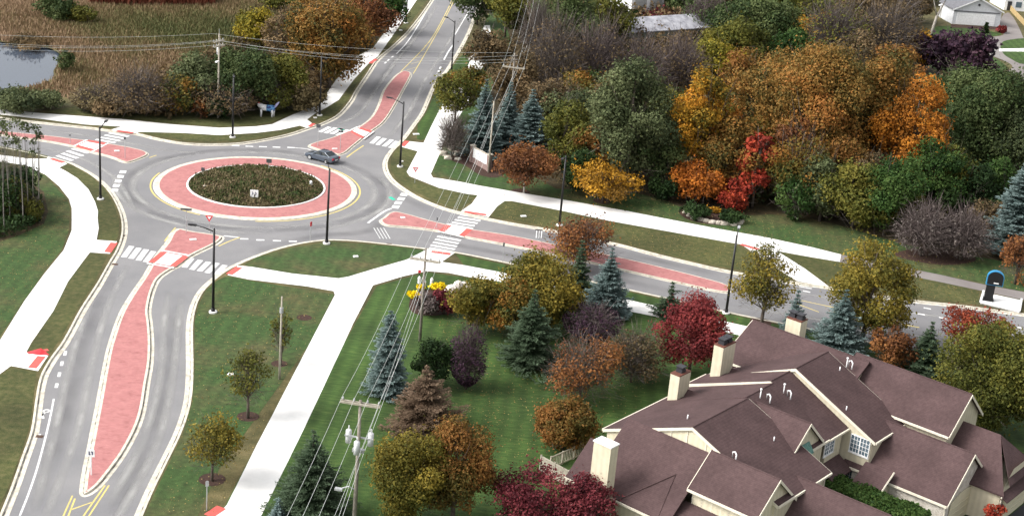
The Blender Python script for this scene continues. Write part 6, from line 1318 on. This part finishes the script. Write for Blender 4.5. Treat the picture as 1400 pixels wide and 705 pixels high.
cover('marsh_reeds', None, marsh, 17, .4, .95, .12, 'reed', tone_marsh, exclude=[offset(pond, .3, True), offset(pond, -.3, True)])
cover('rust_reeds', None, gpts([(122, 6), (180, 9), (292, 9), (300, -6), (200, -30), (100, -20)]), 10, 2.2, 3.4, .25, 'rustreed')
def leaves_on(name, poly, n, pal, size=.09):
    size *= .62
    xs = [p[0] for p in poly]; ys = [p[1] for p in poly]; P = []
    while len(P) < n:
        x, y = random.uniform(min(xs), max(xs)), random.uniform(min(ys), max(ys))
        if inpoly((x, y), poly): P.append((x, y, .035))
    P = np.array(P); N = np.zeros((n, 3)); N[:, 2] = 1; A, B = leaf_axes(N, size, n, .4)
    return tag(quad_mesh(name, P, A, B, rng.random(n), LM[pal]), kind='stuff')
LM['fallen'] = leaf_mat('fallen_leaf', [(.09, .06, .02), (.19, .14, .045), (.34, .27, .11)], 0)
leaves_on('fallen_leaves', gpts([(600, 400), (700, 420), (900, 470), (880, 560), (850, 600), (700, 640), (600, 560)]), 2600, 'fallen')
leaves_on('fallen_leaves', gpts([(690, 277), (1000, 334), (1085, 380), (900, 344), (680, 297)]), 1500, 'fallen')
leaves_on('fallen_leaves', gpts([(1150, 360), (1338, 398), (1335, 415), (1240, 405), (1140, 388)]), 900, 'fallen')
leaves_on('fallen_leaves', gpts([(760, 240), (1400, 350), (1400, 396), (760, 270)]), 2500, 'fallen', .11)
leaves_on('fallen_leaves', gpts([(270, 400), (340, 385), (455, 402), (300, 700), (215, 700), (262, 540)]), 1300, 'fallen')
leaves_on('fallen_leaves', gpts([(0, 240), (90, 270), (94, 320), (60, 370), (0, 450), (-20, 300)]), 900, 'fallen')
# undergrowth inside the woods: low leafy ground cover
def undergrowth(name, poly, n, h, pal, size=.3):
    xs = [p[0] for p in poly]; ys = [p[1] for p in poly]; P = []
    while len(P) < n:
        x, y = random.uniform(min(xs), max(xs)), random.uniform(min(ys), max(ys))
        if inpoly((x, y), poly): P.append((x, y, 0))
    P = np.array(P); hh = h*(.6+.4*np.sin(P[:, 0]*.7)*np.cos(P[:, 1]*.6)); P[:, 2] = .1+hh*rng.random(n)**.6
    N = rdir(n)*.5; N[:, 2] += .8; A, B = leaf_axes(N, size, n); return tag(quad_mesh(name, P, A, B, .4+.3*np.sin(P[:, 0]*.3)+rng.normal(0, .2, n), LM[pal]), kind='stuff')
undergrowth('undergrowth', gpts([(700, 60), (680, 150), (720, 225), (760, 250), (860, 258), (920, 270), (1010, 285), (1080, 284), (1140, 298), (1250, 320), (1400, 345), (1400, 120), (1250, 110), (1240, 30), (1000, -40), (740, -40)]), 60000, 3.6, 'brown', .3)
undergrowth('undergrowth', gpts([(800, 100), (780, 240), (860, 252), (1010, 280), (1140, 296), (1400, 340), (1400, 150), (1100, 120)]), 34000, 3.2, 'greygreen', .26)
undergrowth('undergrowth', gpts([(130, 152), (233, 165), (245, 150), (300, 146), (395, 144), (425, 146), (441, 128), (480, 82), (506, 60), (530, 30), (545, 5), (430, 20), (330, 60), (240, 100), (150, 130)]), 20000, 2.2, 'brown', .32)
undergrowth('undergrowth', gpts([(-20, 240), (40, 262), (60, 285), (58, 305), (30, 322), (-20, 330)]), 5000, 1.6, 'dkgreen', .16)
# planting in the central island
nI = 15000; rI = 8.35*np.sqrt(rng.random(nI)); aI = rng.uniform(0, 6.283, nI)
gx, gy = cx+rI*np.cos(aI), cy+rI*np.sin(aI); clump = np.maximum(0, np.sin(gx*2.6+np.sin(gy*1.9))*np.cos(gy*2.8+.7*np.sin(gx*1.3)))
P = np.c_[gx, gy, .95*(1-(rI/8.5)**2)+.06+.42*clump*rng.random(nI)]; N = rdir(nI)*.6; N[:, 2] += .7; A, B = leaf_axes(N, .11, nI)
LM['islandplants'] = leaf_mat('island_plants_leaf', [(.03, .06, .015), (.08, .085, .03), (.16, .12, .065), (.25, .2, .12)], .1)
tag(quad_mesh('ground_cover', P, A, B, .5+.3*np.sin(gx*.9+1.5*np.sin(gy*.7))*np.cos(gy*.6)-.25*clump+rng.normal(0, .2, nI), LM['islandplants']), kind='stuff')
nI = 2500; k = rng.integers(0, len(gx), nI); P2 = np.c_[gx[k], gy[k], .95*(1-(rI[k]/8.5)**2)+.05]
tag(quad_mesh('grass_tufts', P2, np.c_[rng.normal(0, .05, nI), rng.normal(0, .05, nI), np.zeros(nI)], np.c_[rng.normal(0, .12, nI), rng.normal(0, .12, nI), .25+.3*rng.random(nI)], rng.random(nI), LM['islandplants'], tri=True), kind='stuff')
